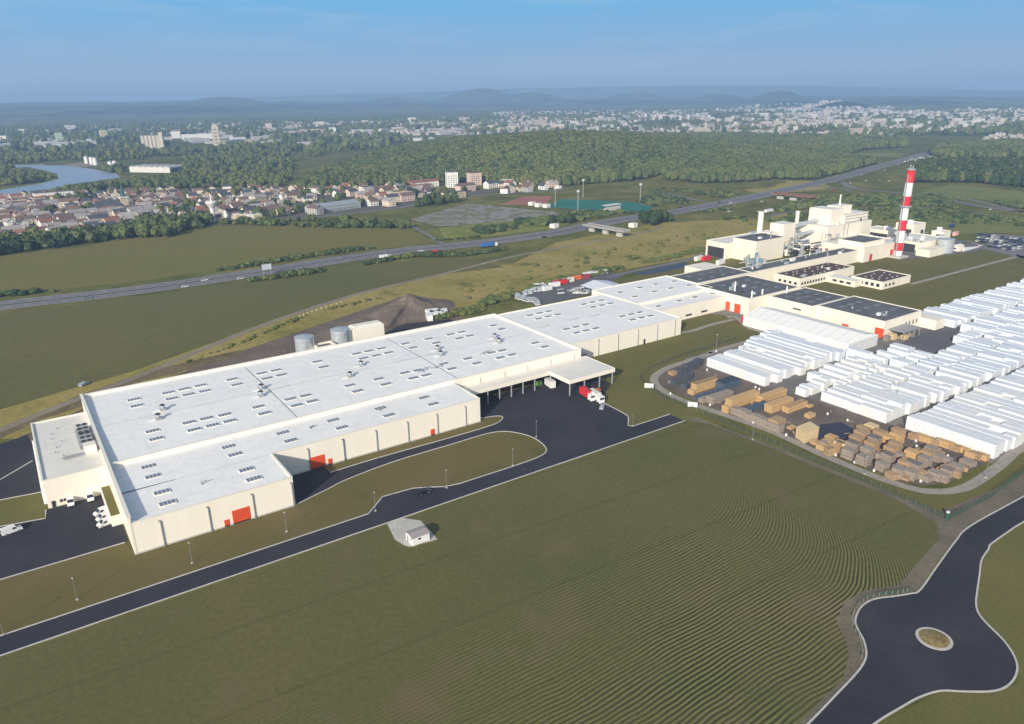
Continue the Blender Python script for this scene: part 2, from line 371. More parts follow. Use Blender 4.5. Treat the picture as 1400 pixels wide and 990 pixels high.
sheet('field', left_field, .02, FIELD2, 'long green crop field between the motorway and the cart track')
far_field = Q([(-100, 415), (0, 404), (200, 383), (350, 362), (480, 345), (593, 331), (570, 318), (540, 311), (420, 309), (290, 309), (200, 321), (120, 337), (0, 349), (-100, 360)])
sheet('field', far_field, .02, FIELD3, 'olive crop field between the village trees and the motorway')
sheet('meadow', Q([(-60, 600), (0, 560), (180, 508), (400, 430), (500, 400), (620, 372), (700, 361), (760, 332), (900, 305), (1000, 300), (1100, 290), (1130, 300), (985, 345), (880, 364), (720, 396), (590, 440), (540, 470), (300, 520), (60, 600)]), .008, ROUGH, 'rough yellowed grass strip between the factory and the motorway')
# lawns
sheet('lawn', [(-220, -18), (62.5, -18), (66, -15), (70.5, -11), (81, -11.8), (86, -14.5), (90, -17), (95, -18), (118, -18.3), (128, -17.6), (132.5, -15.5), (134.6, -11), (135.2, -5), (134.2, 0), (131.5, 5), (128, 8), (122, 9.3), (108, 9.2), (84, 9.0), (66, 6.5), (58, 4.0), (47, .6), (47, -.5), (0, -.5), (-1.5, 8.5), (-32, 8.5), (-220, 2)], .012, LAWN, 'olive brown lawn in front of the long hall with a rounded end')
sheet('lawn', [(-220, 40), (-31, 40), (-19.3, 37.4), (-18.9, 42), (-18.9, 57), (-31, 59), (-220, 62)], .016, LAWN2, 'small green grass patch beside the low annex')
sheet('lawn', [(63, 19), (63, 14.4), (80, 15), (110, 14.4), (128, 14.6), (134, 16.2), (136.6, 19.2), (134, 21.4), (127, 23), (127, 19.8)], .024, LAWN, 'narrow grass strip along the foot of the middle hall wall')
sheet('lawn', [(197, 50), (197, 21), (178.5, 8), (178, -3), (177, -10), (171.5, -16), (172, -18), (192, -18.2), (199, -25), (203, -60), (204, -118), (232, -121), (330, -120), (330, -113.5), (269, -114.5), (247, -116), (228, -117), (219, -116), (212, -110), (207, -96), (206.3, -60), (204, -18), (204.5, -6), (207, 5), (212, 14.5), (219, 20), (234, 24), (249, 25), (262, 26), (305, 27), (313, 44), (321, 58), (317, 71), (273, 71), (273, 52), (197, 52)], .016, LAWN2, 'green lawn between the loading canopy and the storage yard')
sheet('lawn', [(386, -4), (430, -2), (540, -2), (700, -2), (700, 40), (637, 44), (637, 70), (629, 84), (566, 89), (506, 97), (470, 80), (410, 78), (384, 60)], .016, LAWN2, 'wide green lawn around the flat roofed offices')
# earth
sheet('dirt', Q([(0, 610), (110, 560), (330, 480), (560, 402), (600, 410), (640, 440), (560, 470), (300, 530), (60, 640), (-60, 660)]), .014, DIRT, 'bare brown earth behind the long hall')
sheet('dirt', [(60, -180), (96, -146), (102, -146), (112, -144.6), (124, -142.6), (129.5, -140.3), (135.5, -135), (138.5, -132), (143, -129.7), (149, -129.4), (158, -133.6), (162, -134.6), (175, -131.4), (192, -128.4), (234, -128.4), (330, -119), (330, -115), (250, -120.5), (204, -118), (201, -60), (198, -26), (193, -25), (198, -60), (198, -118), (190, -122), (160, -127), (150, -123), (140, -124), (128, -134), (100, -141)], .006, land('margin earth', [(.3, (.14, .12, .085)), (.7, (.215, .18, .135))], .08, .8, .3), 'bare earth margin between the crop and the kerb')
sheet('dirt', [(213, 12), (211, 4), (210, -15), (212, -45), (212.5, -101), (216, -107), (226, -110.5), (260, -110.5), (256, -76), (253, -76), (250.5, -40), (247.5, -22), (246, 12), (249, 20), (234, 20.5), (220, 16)], .03, DIRT2, 'dark brown bare ground of the timber yard')
sheet('pavement', [(246, 25), (244, 12), (246, -24), (250, -112), (420, -112), (700, -112), (700, -3), (405, -3), (386, -12), (388, 30), (345, 60), (330, 75), (316, 72), (322, 58), (313, 30), (306, 25)], .022, land('yard paving', [(.3, (.17, .16, .155)), (.7, (.25, .235, .22))], .03, .6, .15), 'grey paved storage yard under the white stacks')
sheet('pavement', [(339, -37), (352, -23), (384, -16), (404, -4), (404, -20), (394, -36), (345, -45)], .034, YTAR, 'dark grey tarmac apron at the end of the grey roofed warehouse')
sheet('pavement', Q(CR(1080, 560, 4.667, [(180, 190), (190, 95), (330, 80), (450, 150), (400, 215), (300, 215)])), .036, land('blue tarmac', [(.3, (.05, .055, .085)), (.7, (.065, .07, .105))], .1, .5, .1), 'dark blue tarmac patch inside the timber yard')
sheet('verge', Q([(-60, 640), (0, 600), (60, 572), (112, 556), (112, 543), (200, 520), (330, 487), (330, 478), (200, 508), (110, 540), (0, 586), (-60, 612)]), .026, land('brown verge', [(.3, (.10, .10, .035)), (.5, (.17, .13, .07)), (.7, (.22, .17, .10))], .08, .6, .4), 'brownish weedy verge between cart track and halls')
# roads
sheet('road', [(-420, -18.1), (-220, -18.2), (62.5, -18.2), (66, -15.2), (70.5, -11.2), (81, -12), (86, -14.7), (90, -17.2), (95, -18.2), (118, -18.5), (128, -17.8), (132.5, -15.7), (134.8, -11), (135.4, -5), (134.4, 0), (131.7, 5.2), (128, 8.2), (122, 9.5), (108, 9.4), (84, 9.2), (66, 6.7), (58, 4.2), (46.8, .8), (46.8, 19.6), (63, 19.6), (63, 14.2), (80, 14.8), (110, 14.2), (128, 14.4), (134.2, 16), (136.9, 19.2), (134, 21.7), (127, 23.2), (127, 40), (195.5, 40), (195.5, 21), (178.3, 8), (177.8, -3), (176.8, -10), (171.2, -16), (171.8, -18.2), (192, -18.4), (192, -26), (-420, -26)], .028, ASPH, 'new black asphalt service road widening into the loading yard')
sheet('road', [(-420, -5), (-220, 2.2), (-32, 8.7), (-1.5, 8.7), (-.5, 9), (-.5, 43), (-18.8, 43), (-19.1, 37), (-31, 39.7), (-220, 39.8), (-420, 40)], .030, ASPH, 'black asphalt yard in front of the low annex')
sheet('road', [(-420, 62), (-220, 62.2), (-31, 59.3), (-18, 57), (-18, 86), (-20, 112), (-30, 108), (-420, 100)], .032, ASPH, 'black asphalt behind the low annex')
mb = MB(); W_ = [(70, -176), (101, -145), (112, -144), (124, -142), (129, -140), (135, -135), (138, -132), (143, -130), (149, -130), (154, -132), (158, -134), (162, -135), (175, -132), (192, -129), (234, -128.5), (330, -119)]
E_ = [(88, -170), (112, -152), (120, -153), (126, -154), (132, -155), (140, -161), (146, -163), (151, -162), (156, -159), (159, -156), (162, -151), (166, -146), (177, -142), (189, -137), (201, -135), (218, -134.8), (236, -129), (330, -100)]
Ws = [(101 - 35, -145 - 32), (101, -145), (112, -144), (120, -142.6), (127, -141), (131.5, -138), (136, -134), (140, -131), (145, -130), (150, -130.6), (156, -133), (161, -134.6), (168, -133.6), (176, -131.6), (192, -129), (214, -127.6)]
# proper outlines straight from the survey points
RBW = CR(1000, 740, 3.5, [(200, 1040), (370, 875), (500, 740), (590, 645), (632, 590), (648, 540), (635, 475), (608, 425), (595, 380), (620, 320), (680, 280), (780, 265), (860, 252), (905, 235), (980, 130), (1075, 0)]) + [(1328, 719), (1400, 679), (1470, 640)]
RBE = CR(1000, 740, 3.5, [(480, 1040), (680, 875), (800, 800), (900, 745), (1000, 715), (1110, 718), (1230, 718), (1300, 702), (1345, 665), (1365, 610), (1350, 550), (1300, 475), (1220, 395), (1180, 345), (1168, 300), (1172, 250), (1185, 160), (1195, 90), (1230, 35)]) + [(1353, 745), (1375, 729), (1400, 713), (1470, 675)]
rbw = smooth_path(Q(RBW), 5); rbe = smooth_path(Q(RBE), 5)
sheet('road', list(rbw) + list(reversed(rbe)), .036, ASPH, 'new black asphalt approach road swelling into a small roundabout')
kb = MB(); ribbon(kb, rbw, .42, .03, 0, .12, .1); ribbon(kb, rbe, .42, .03, 0, .12, -.1)
struct('kerb', kb, KERB, 'pale concrete kerbs round the roundabout road', 'kerb')
kb = MB()
ribbon(kb, [(-420, -26.1), (192, -26.1)], .42, .02, 0, .12)
ribbon(kb, [(-420, -18), (62.5, -18), (66, -15), (70.5, -11), (81, -11.8), (86, -14.5), (90, -17), (95, -18)] + smooth_path([(95, -18), (118, -18.2), (128, -17.6), (132.5, -15.5), (134.6, -11), (135.2, -5), (134.2, 0), (131.5, 5), (128, 8), (122, 9.3), (108, 9.2), (84, 9.0), (66, 6.5), (58, 4.0), (47, .6)], 5), .42, .02, 0, .12)
ribbon(kb, smooth_path([(63, 14.4), (80, 15), (110, 14.4), (128, 14.6), (134, 16.2), (136.6, 19.2), (134, 21.4), (127, 23)], 5), .42, .02, 0, .12)
ribbon(kb, [(181, 9)] + smooth_path([(178.3, 6), (178, -3), (177, -10), (171.2, -16.4)], 4) + [(172, -18), (192, -18.2)], .42, .02, 0, .12)
ribbon(kb, [(-220, 2), (-32, 8.5), (-1.5, 8.5)], .42, .02, 0, .12)
ribbon(kb, [(-220, 40), (-31, 40), (-19.3, 37.4), (-18.8, 43)], .42, .02, 0, .12)
ribbon(kb, [(-220, 61), (-31, 59), (-19, 57)], .42, .02, 0, .12)
ribbon(kb, [(-60, 66), (-30, 75), (-20, 85)], .5, .02, 0, .12)
struct('kerb', kb, KERB, 'pale concrete kerbs along the service road and hall lawns', 'kerb')
tr = MB()
yo = smooth_path(Q([(1480, 575), (1400, 610), (1365, 638), (1328, 663), (1302, 671), (1277, 672), (1252, 669), (1201, 653), (1125, 622), (1050, 588), (947, 552.5), (918, 540.5), (900, 529), (894, 519), (899, 511), (918, 501), (950, 491), (975, 482)]), 5)
ribbon(tr, yo, 3.6, .04)
ribbon(tr, smooth_path([(262, 24), (306, 26), (312, 40), (322, 57), (318, 60)], 4), 3.2, .04)
ribbon(tr, smooth_path([(318, 55), (300, 55.5), (283, 54), (275, 56), (274.6, 62)], 4), 3.0, .045)
ribbon(tr, smooth_path([(476, 40), (560, 39.5), (640, 39)], 4), 3.2, .04)
struct('path', tr, flat('pale gravel', (.33, .30, .26), .9, .2, .4), 'pale perimeter track curving round the storage yard', 'path')
tr = MB(); ribbon(tr, smooth_path(Q([(-60, 612), (0, 588), (100, 548), (200, 510), (300, 468), (400, 430), (500, 399), (600, 376), (700, 351), (800, 333), (890, 316), (905, 309)]), 6), 4.5, .035)
struct('path', tr, TRACKM, 'sandy cart track along the edge of the crop field', 'path')
tr = MB(); ribbon(tr, smooth_path(Q([(560, 308), (580, 318), (605, 333)]), 5), 4, .04); ribbon(tr, smooth_path(Q([(300, 307), (420, 298), (540, 285), (640, 268), (740, 262), (800, 255), (850, 250)]), 5), 8, .05)
struct('road', tr, ASPH2, 'grey lane along the village edge', 'road')
# motorway
mwc = smooth_path([at(x, y).xy for x, y in [(-400, 466), (-150, 434), (0, 418), (200, 395), (350, 373), (520, 347), (650, 333), (760, 318), (840, 302), (950, 285), (1050, 265), (1140, 245), (1190, 231), (1232, 220), (1270, 209)]], 8)
_m = mwc; mwc = []
for a_, b_ in zip(_m, _m[1:]):
    k_ = max(1, int((b_ - a_).length / 12)); mwc += [a_ + (b_ - a_) * i / k_ for i in range(k_)]
mwc.append(_m[-1])
mt = MB(); ribbon(mt, mwc, 26, .10, 0)
ribbon(mt, mwc, 2.4, .16, 1)
for s_ in (-1, 1):
    for o_, w_ in ((1.8, .3), (12.2, .3)): ribbon(mt, mwc, w_, .15, 2, 0, s_ * o_)
    d = 0
    for o_ in (5.3, 8.9):
        for i in range(0, len(mwc) - 1):
            a_, b_ = mwc[i], mwc[i + 1]; L = (b_ - a_).length; t = (b_ - a_) / L; nn = Vector((-t.y, t.x)) * s_ * o_
            k = 4
            while k + 4 < L:
                p = a_ + t * k + nn; q = p + t * 4; w = Vector((-t.y, t.x)) * .12
                mt.add([(*(p - w), .15), (*(q - w), .15), (*(q + w), .15), (*(p + w), .15)], [(0, 1, 2, 3)], 2); k += 12
struct('road', mt, [ASPH2, land('median', [(.3, (.05, .06, .035)), (.7, (.08, .08, .05))], .1, .5, .3), flat('road paint', (.65, .65, .62), .6)], 'dual carriageway motorway crossing behind the factory', 'road')
sl = MB(); SLP = []; PITCH = Q([(740, 284), (765, 270), (860, 274), (896, 283), (887, 292), (800, 290)])
for pts, w in (([(905, 262), (960, 275), (990, 276), (1040, 270)], 6), ([(1150, 249), (1170, 258), (1230, 264), (1290, 272), (1345, 283), (1420, 292)], 9),
               ([(1235, 262), (1300, 268), (1400, 290)], 7), ([(1045, 297), (1100, 289), (1250, 283), (1320, 290), (1420, 300)], 5), ([(1045, 263), (1075, 258), (1120, 255), (1150, 258), (1165, 262)], 6),
               ([(830, 380), (870, 370), (938, 356), (960, 348), (985, 345)], 5), ([(1270, 335), (1320, 330), (1350, 340), (1400, 352), (1450, 358)], 7), ([(1395, 349), (1400, 352), (1440, 362)], 6), ([(900, 247), (925, 250), (960, 252), (1010, 252), (1060, 247), (1110, 246), (1150, 250)], 4)):
    sp_ = smooth_path(Q(pts), 6); ribbon(sl, sp_, w, .13); SLP += [a_ + (b_ - a_) * k / 5 for a_, b_ in zip(sp_, sp_[1:]) for k in range(5)]
struct('road', sl, ASPH2, 'slip roads and lanes of the motorway junction', 'road')
# other ground patches
sheet('meadow', Q([(1250, 262), (1300, 252), (1400, 262), (1460, 270), (1460, 285), (1400, 280), (1330, 272)]), .12, MEADOW, 'green meadow inside the junction loop below the wood')
sheet('meadow', Q([(1010, 256), (1060, 247), (1110, 247), (1140, 256), (1100, 262), (1030, 264)]), .09, ROUGH, 'yellow meadow behind the brown road bridge')
sheet('meadow', Q([(1150, 214), (1232, 216), (1236, 210), (1180, 209)]), .5, land('yellow meadow', [(.3, (.17, .18, .05)), (.7, (.21, .2, .07))], .01, .1, .1), 'yellow green clearing between two woods')
sheet('field', Q([(1290, 224), (1400, 228), (1460, 226), (1460, 219), (1290, 220)]), .5, land('stubble', [(.3, (.26, .19, .11)), (.7, (.3, .23, .14))], .01, .1, .1), 'pale stubble field above the wood beyond the junction')
sheet('meadow', Q([(1060, 330), (1260, 320), (1400, 318), (1460, 318), (1460, 300), (1270, 292), (1050, 300)]), .06, MEADOW, 'green embankment behind the chimney')
sheet('lawn', Q([(850, 384), (880, 373), (940, 360), (940, 375), (905, 390), (870, 394)]), .02, LAWN2, 'small lawn behind the linking hall')
sheet('sports_field', Q([(770, 272), (860, 276), (893, 283), (885, 290), (800, 288), (745, 283)]), .14, land('astroturf', [(.3, (.03, .16, .13)), (.7, (.045, .19, .15))], .02, .2, .08), 'blue green artificial turf pitch beside the running track')
sheet('sports_field', Q([(683, 280), (715, 269), (757, 268), (745, 280)]), .13, land('clay court', [(.3, (.32, .13, .10)), (.7, (.38, .17, .13))], .02, .2, .1), 'reddish clay sports ground beside the turf pitch')
sheet('allotment', Q([(560, 300), (640, 278), (690, 283), (760, 290), (770, 297), (700, 303), (600, 310)]), .1, land('allotments', [(.3, (.15, .135, .12)), (.45, (.30, .27, .26)), (.55, (.16, .17, .08)), (.7, (.26, .22, .19))], .045, .18, .55), 'greyish cemetery plots between village and motorway', 'plots')
sheet('meadow', Q([(600, 312), (680, 303), (760, 300), (785, 296), (800, 300), (760, 312), (660, 325), (610, 330)]), .12, land('bright verge', [(.3, (.13, .17, .03)), (.6, (.24, .24, .06)), (.75, (.34, .25, .12))], .03, .2, .3), 'bright yellow green verge beside the motorway')
sheet('village_ground', Q([(-100, 345), (0, 338), (130, 325), (300, 306), (420, 297), (540, 285), (640, 268), (700, 258), (640, 247), (400, 256), (200, 260), (0, 268), (-100, 275)]), .03, land('village ground', [(.3, (.11, .105, .095)), (.55, (.15, .14, .12)), (.7, (.08, .10, .04))], .03, .15, .35), 'streets and gardens between the village houses', 'ground')
rv = Q([(-150, 280), (0, 272), (60, 262), (100, 252), (165, 243), (160, 238), (130, 232), (95, 227), (60, 226), (35, 228), (60, 233), (78, 238), (80, 245), (50, 252), (0, 260), (-150, 266)])
sheet('river', rv, .3, WATER, 'blue grey river bending behind the village')
sheet('river', Q([(-150, 236), (0, 232), (30, 229), (60, 227), (60, 225), (0, 226), (-150, 228)]), .28, WATER, 'far arm of the river')
sheet('quay', Q([(85, 226), (110, 222), (150, 222), (150, 226), (110, 229)]), .4, TRACKM, 'sandy gravel quay on the far river bank', 'quay')

# ------------------------------------------------------------------ vegetation
def tree_mesh(name, kind, seed):
    rnd = random.Random(seed); mb = MB()
    import bmesh
    bm = bmesh.new(); bmesh.ops.create_icosphere(bm, subdivisions=2, radius=1)
    for v in bm.verts:
        p = v.co; k = 1 + .38 * noise.noise(p * 1.7 + Vector((seed, 0, 0))) + .22 * noise.noise(p * 4 + Vector((0, seed, 0)))
        if kind == 'cone': w = max(.05, (1 - p.z) / 2) ** .8; v.co = Vector((p.x * .42 * k, p.y * .42 * k, 0)) * (.25 + w * 1.1) + Vector((0, 0, (p.z + 1) * .62))
        elif kind == 'bush': v.co = Vector((p.x * k * .62, p.y * k * .62, max(0, p.z * k * .36 + .28)))
        else: v.co = Vector((p.x * k * .40, p.y * k * .40, p.z * k * .44 + .58))
    mb.add([v.co[:] for v in bm.verts], [tuple(v.index for v in f.verts) for f in bm.faces], 0)
    src = [v.co.copy() for v in bm.verts]; bm.free()
    for i in range(150):
        c = rnd.choice(src) * rnd.uniform(.9, 1.1); c.z = max(.05, c.z); s = rnd.uniform(.05, .12)
        a = Vector((rnd.gauss(0, 1), rnd.gauss(0, 1), rnd.gauss(0, 1))).normalized(); b = a.orthogonal().normalized(); 
        mb.add([c + a * s, c + b * s, c - a * s * .8, c - b * s], [(0, 1, 2, 3)], 0)
    return mb
BR = lambda: MB().cyl(0, 0, 0, .55, .035, .015, 6)
def trunk_mesh():
    t = MB().cyl(0, 0, 0, .5, .03, .016, 6)
    for k in range(4):
        a = k * 1.6; t.tube((0, 0, .22 + .06 * k), (.22 * math.cos(a), .22 * math.sin(a), .5 + .05 * k), .012, 5, 0, .005)
    return t
TRUNK = trunk_mesh().mesh('trunk', BARK)
PRO = {}
PCOL = bpy.data.collections.new('plant_sources')
for nm, kd, lm in (('oak', 'round', LEAF), ('elm', 'round', LEAF), ('ash', 'round', LEAFD), ('birch', 'round', LEAFB), ('fir', 'cone', LEAFD), ('shrub', 'bush', LEAF), ('scrub', 'bush', LEAFY), ('thicket', 'bush', LEAFD)):
    me = tree_mesh(nm, kd, len(PRO) + 3).mesh(nm, lm)
    ob = bpy.data.objects.new(nm + '_source', me); PCOL.objects.link(ob); PRO[nm] = ob
def scatter(name, pts, protos, label, cat):
    me = bpy.data.meshes.new(name); me.from_pydata([p[:3] for p in pts], [], [])
    for an, k in (('size', 3),):
        a = me.attributes.new(an, 'FLOAT', 'POINT'); a.data.foreach_set('value', [p[3] for p in pts])
    a = me.attributes.new('kind_id', 'INT', 'POINT'); a.data.foreach_set('value', [random.randrange(len(protos)) for p in pts])
    a = me.attributes.new('turn', 'FLOAT', 'POINT'); a.data.foreach_set('value', [rr(0, 6.28) for p in pts])
    o = tag(obj(name, me), label, cat, None, 'stuff')
    ng = bpy.data.node_groups.new(name, 'GeometryNodeTree')
    ng.interface.new_socket('Geometry', in_out='INPUT', socket_type='NodeSocketGeometry'); ng.interface.new_socket('Geometry', in_out='OUTPUT', socket_type='NodeSocketGeometry')
    N, Lk = ng.nodes, ng.links
    gi, go, jn = N.new('NodeGroupInput'), N.new('NodeGroupOutput'), N.new('GeometryNodeJoinGeometry')
    def na(n_, t):
        q = N.new('GeometryNodeInputNamedAttribute'); q.data_type = t; q.inputs['Name'].default_value = n_; return next(s for s in q.outputs if s.enabled and s.name == 'Attribute')
    size, kid, turn = na('size', 'FLOAT'), na('kind_id', 'INT'), na('turn', 'FLOAT')
    cx = N.new('ShaderNodeCombineXYZ'); Lk.new(turn, cx.inputs[2])
    for i, p in enumerate(protos):
        oi = N.new('GeometryNodeObjectInfo'); oi.inputs['Object'].default_value = PRO[p]; oi.inputs['As Instance'].default_value = True
        cm = N.new('FunctionNodeCompare'); cm.data_type = 'INT'; cm.operation = 'EQUAL'
        ints = [s for s in cm.inputs if s.type == 'INT']; Lk.new(kid, ints[0]); ints[1].default_value = i
        ip = N.new('GeometryNodeInstanceOnPoints'); Lk.new(gi.outputs[0], ip.inputs['Points']); Lk.new(cm.outputs[0], ip.inputs['Selection'])
        Lk.new(oi.outputs['Geometry'], ip.inputs['Instance']); Lk.new(size, ip.inputs['Scale']); Lk.new(cx.outputs[0], ip.inputs['Rotation'])
        Lk.new(ip.outputs[0], jn.inputs[0])
    Lk.new(jn.outputs[0], go.inputs[0])
    md = o.modifiers.new('scatter', 'NODES'); md.node_group = ng
    return o
def fill(poly, dens, s0, s1, jit=1.0):
    """points inside a ground polygon about one per dens square metres"""
    xs = [p[0] for p in poly]; ys = [p[1] for p in poly]; st = math.sqrt(dens); out = []
    x = min(xs)
    while x < max(xs):
        y = min(ys)
        while y < max(ys):
            p = (x + rr(-.5, .5) * st * jit, y + rr(-.5, .5) * st * jit)
            if inside(p, poly): out.append((p[0], p[1], height(*p), rr(s0, s1)))
            y += st
        x += st
    return out
def off_road(L_):
    out = []
    for p in L_:
        q = Vector(p[:2]); a = min((m_ - q).length for m_ in mwc)
        b_ = min((m_ - q).length for m_ in SLP)
        if a > 19 + p[3] * 1.1 and b_ > 5 + p[3] * .4 and not inside(p, PITCH): out.append(p)
    return out
def along(px, w, step, s0, s1, gap=.0):
    pts = smooth_path([at(*p).xy for p in px], 6); out = []
    for i in range(len(pts) - 1):
        L = (pts[i + 1] - pts[i]).length; k = rr(0, step)
        while k < L:
            q = pts[i] + (pts[i + 1] - pts[i]) * (k / L); n_ = noise.noise(Vector((q.x / 30, q.y / 30, 7)))
            if n_ > gap - .5:
                sc = 1 + n_; out.append((q.x + rr(-w, w), q.y + rr(-w, w), 0, rr(s0, s1) * max(.5, sc)))
            k += step
    return out
WOOD = ['oak', 'elm', 'ash', 'oak', 'birch', 'elm', 'oak']
RDQ = [(1090, 266), (1150, 253), (1200, 241), (1275, 214), (1268, 206), (1225, 217), (1180, 229), (1140, 240), (1090, 252)]
def off_mw(L_):
    out = []
    for p in L_:
        x, y = pxof(p[:3]); t_ = pxof((p[0], p[1], p[2] + p[3]))[1]
        if x < 1060 or not any(inside((x, y + (t_ - y) * k), RDQ) for k in (0, .33, .66, 1)): out.append(p)
    return out
fp = Q([(415, 262), (470, 258), (600, 252), (680, 252), (760, 256), (830, 252), (880, 248), (915, 244)]) + [p.xy for p in (at(1010, 222), at(1150, 216), at(1180, 205), at(1240, 202))] + Q([(1240, 197), (1100, 193), (1000, 194), (880, 194), (700, 196), (600, 202), (530, 214), (460, 232), (420, 248)])
pts = fill(fp, 46, 8, 15)
far = Q([(1240, 200), (1240, 193), (1000, 188), (800, 187), (640, 191), (600, 196), (600, 202), (640, 200), (880, 194)])
pts += fill(far, 160, 12, 17)
scatter('forest', off_mw(pts), WOOD, 'broad dark green wood covering the low rise behind the village', 'forest')
p2 = Q([(912, 248), (925, 238), (960, 226), (1020, 220), (1090, 217), (1150, 217), (1200, 224), (1215, 232), (1160, 247), (1110, 246), (1060, 246), (1020, 250), (960, 252)])
scatter('forest', off_mw(fill(p2, 46, 9, 13)), WOOD, 'rounded wood of even young trees beside the junction', 'forest')
p3 = Q([(1250, 238), (1262, 226), (1300, 228), (1480, 232), (1480, 262), (1400, 257), (1330, 250), (1250, 250)])
scatter('forest', off_mw(fill(p3, 52, 12, 16)), ['ash', 'fir', 'oak', 'ash'], 'dark wood with tall trunks beyond the junction', 'forest')
p4 = Q([(1290, 218), (1460, 218), (1500, 200), (1380, 197), (1290, 202), (1270, 212)])
scatter('forest', fill(p4, 110, 11, 15), WOOD, 'wood between the stubble field and the far suburb', 'forest')
wl = []
for poly, d in ((Q([(-150, 262), (0, 258), (50, 250), (78, 244), (74, 236), (30, 232), (-150, 240)]), 110), (Q([(-100, 275), (0, 268), (60, 262), (100, 252), (165, 243), (240, 240), (360, 240), (400, 245), (380, 256), (200, 259), (0, 272)]), 110),
                (Q([(0, 226), (90, 220), (170, 220), (240, 238), (400, 240), (400, 222), (480, 205), (400, 200), (250, 205), (80, 210), (-100, 214), (-100, 226)]), 520), (Q([(100, 232), (165, 240), (240, 240), (250, 232), (170, 228)]), 130)):
    wl += [p for p in fill(poly, d * .62, 6, 12) if noise.noise(Vector((p[0] / 90, p[1] / 60, 5))) > -.12]
RVP = [(-150, 280), (0, 272), (60, 262), (100, 252), (165, 243), (160, 238), (130, 232), (95, 227), (60, 226), (35, 228), (60, 233), (78, 238), (80, 245), (50, 252), (0, 260), (-150, 266)]
RVQ = [(20, 229), (70, 236), (78, 246), (40, 256), (0, 262), (0, 270), (60, 260), (100, 251), (174, 243), (165, 236), (120, 227), (20, 226)]
rvall = [rv]
def clear(p):
    x, y = pxof(p[:3]); t_ = pxof((p[0], p[1], p[2] + p[3]))[1]
    return not (inside(p, rv) or inside((x, t_), RVQ) or inside((x, (y + t_) / 2), RVQ) or (166 < x < 248 and t_ < 238 and y > 219))
wl = [p for p in wl if clear(p)]
scatter('woodland', wl, WOOD + ['birch', 'scrub', 'elm'], 'riverside woodland behind the village', 'woodland')
bl = []
for poly, d in ((Q([(-100, 364), (0, 350), (60, 342), (120, 334), (200, 318), (290, 308), (285, 301), (200, 310), (130, 322), (60, 328), (0, 338), (-100, 345)]), 45), (Q([(160, 328), (230, 325), (272, 312), (262, 308), (200, 316)]), 40)):
    bl += fill(poly, d, 7, 13)
scatter('woodland', bl, ['oak', 'elm', 'shrub', 'ash'], 'belt of bushy trees between village and olive field', 'woodland')
hb = along([(300, 307), (340, 306), (420, 310), (500, 311), (556, 312)], 5, 2.0, 5, 9)
hb += along([(350, 301), (420, 303), (540, 306)], 5, 5, 3, 5)
scatter('hedge', hb, ['shrub', 'oak', 'ash'], 'dark hedge along the top of the olive field', 'hedge')
vb = along([(-100, 436), (0, 421), (90, 413), (180, 405), (260, 394)], 3, 1.6, 2.6, 4.4, .0) + along([(330, 386), (420, 374), (500, 362), (560, 352), (640, 349), (690, 341)], 2.5, 1.6, 2.6, 4.4, .25)
vb += along([(-100, 417), (0, 405), (120, 397), (220, 385), (330, 366), (400, 355), (470, 345), (540, 338)], 2.5, 1.6, 2.6, 4.6, .15) + along([(590, 330), (700, 322), (760, 314)], 3, 2.5, 2.5, 4, .2)
vb += along([(660, 318), (700, 308), (740, 305), (780, 300), (798, 299)], 12, 1.2, 5, 8, 0) + along([(860, 305), (890, 300), (930, 293), (1000, 286)], 5, 2.4, 4, 7, .1)
vb = off_road(vb)
scatter('shrubbery', vb, ['shrub', 'thicket', 'thicket'], 'scrubby bushes lining both sides of the motorway', 'bushes')
jb = fill(Q([(885, 272), (960, 284), (905, 262), (895, 258)]), 60, 3, 6) + fill(Q([(905, 258), (960, 262), (1020, 264), (1050, 262), (1035, 272), (980, 270), (920, 262)]), 70, 3, 6)
jb += fill(Q([(1060, 285), (1120, 270), (1220, 268), (1290, 276), (1310, 288), (1240, 281), (1120, 283), (1065, 291)]), 55, 4, 7) + fill(Q([(1250, 282), (1330, 292), (1460, 304), (1460, 314), (1330, 306), (1180, 300), (1060, 305), (960, 300), (1080, 294)]), 90, 3, 6)
jb += fill(Q([(820, 303), (880, 292), (905, 280), (885, 272), (830, 290), (780, 292)]), 45, 4, 7) + fill(Q([(1240, 262), (1330, 276), (1280, 280), (1240, 272)]), 60, 4, 7) + along([(1360, 276), (1400, 285), (1460, 296)], 8, 1.5, 5, 8)
jb = off_road(jb)
scatter('shrubbery', jb, ['shrub', 'thicket', 'shrub'], 'dense bushes filling the junction embankments', 'bushes')
sb = along([(600, 436), (640, 426), (690, 408), (740, 392), (800, 378), (870, 362), (930, 350), (960, 342)], 3.0, 1.3, 2.5, 5, .1) + along([(640, 430), (655, 425)], 2, 1, 3, 4) + fill(Q([(680, 400), (760, 360), (900, 325), (1000, 315), (960, 335), (800, 372), (700, 400)]), 260, 1.5, 4) + fill(Q([(600, 400), (700, 372), (800, 345), (760, 365), (640, 415)]), 230, 1.5, 3.5)
sb += along([(250, 498), (300, 480), (420, 432), (520, 408)], 1.6, 2.5, 1, 2.2, .25)
scatter('shrubbery', sb, ['shrub', 'scrub', 'scrub'], 'low bushes scattered over the rough grass behind the halls', 'bushes')
proto = {}
def tree(kind, p, s, label, group=None, cat='tree', name='broadleaf_tree'):
    if kind not in proto: proto[kind] = (PRO[kind].data,)
    o = thing(name, label, cat, (p[0], p[1], 0), rr(0, 6), group); o.scale = (s, s, s)
    obj('crown', PRO[kind].data, o); obj('trunk', TRUNK, o); return o
for (x, y, s) in ((773, 304, 13), (779, 306, 10), (768, 306, 8)): tree('ash', at(x, y), s, 'dark tree standing by the motorway bridge', 'dark trees by the motorway bridge')
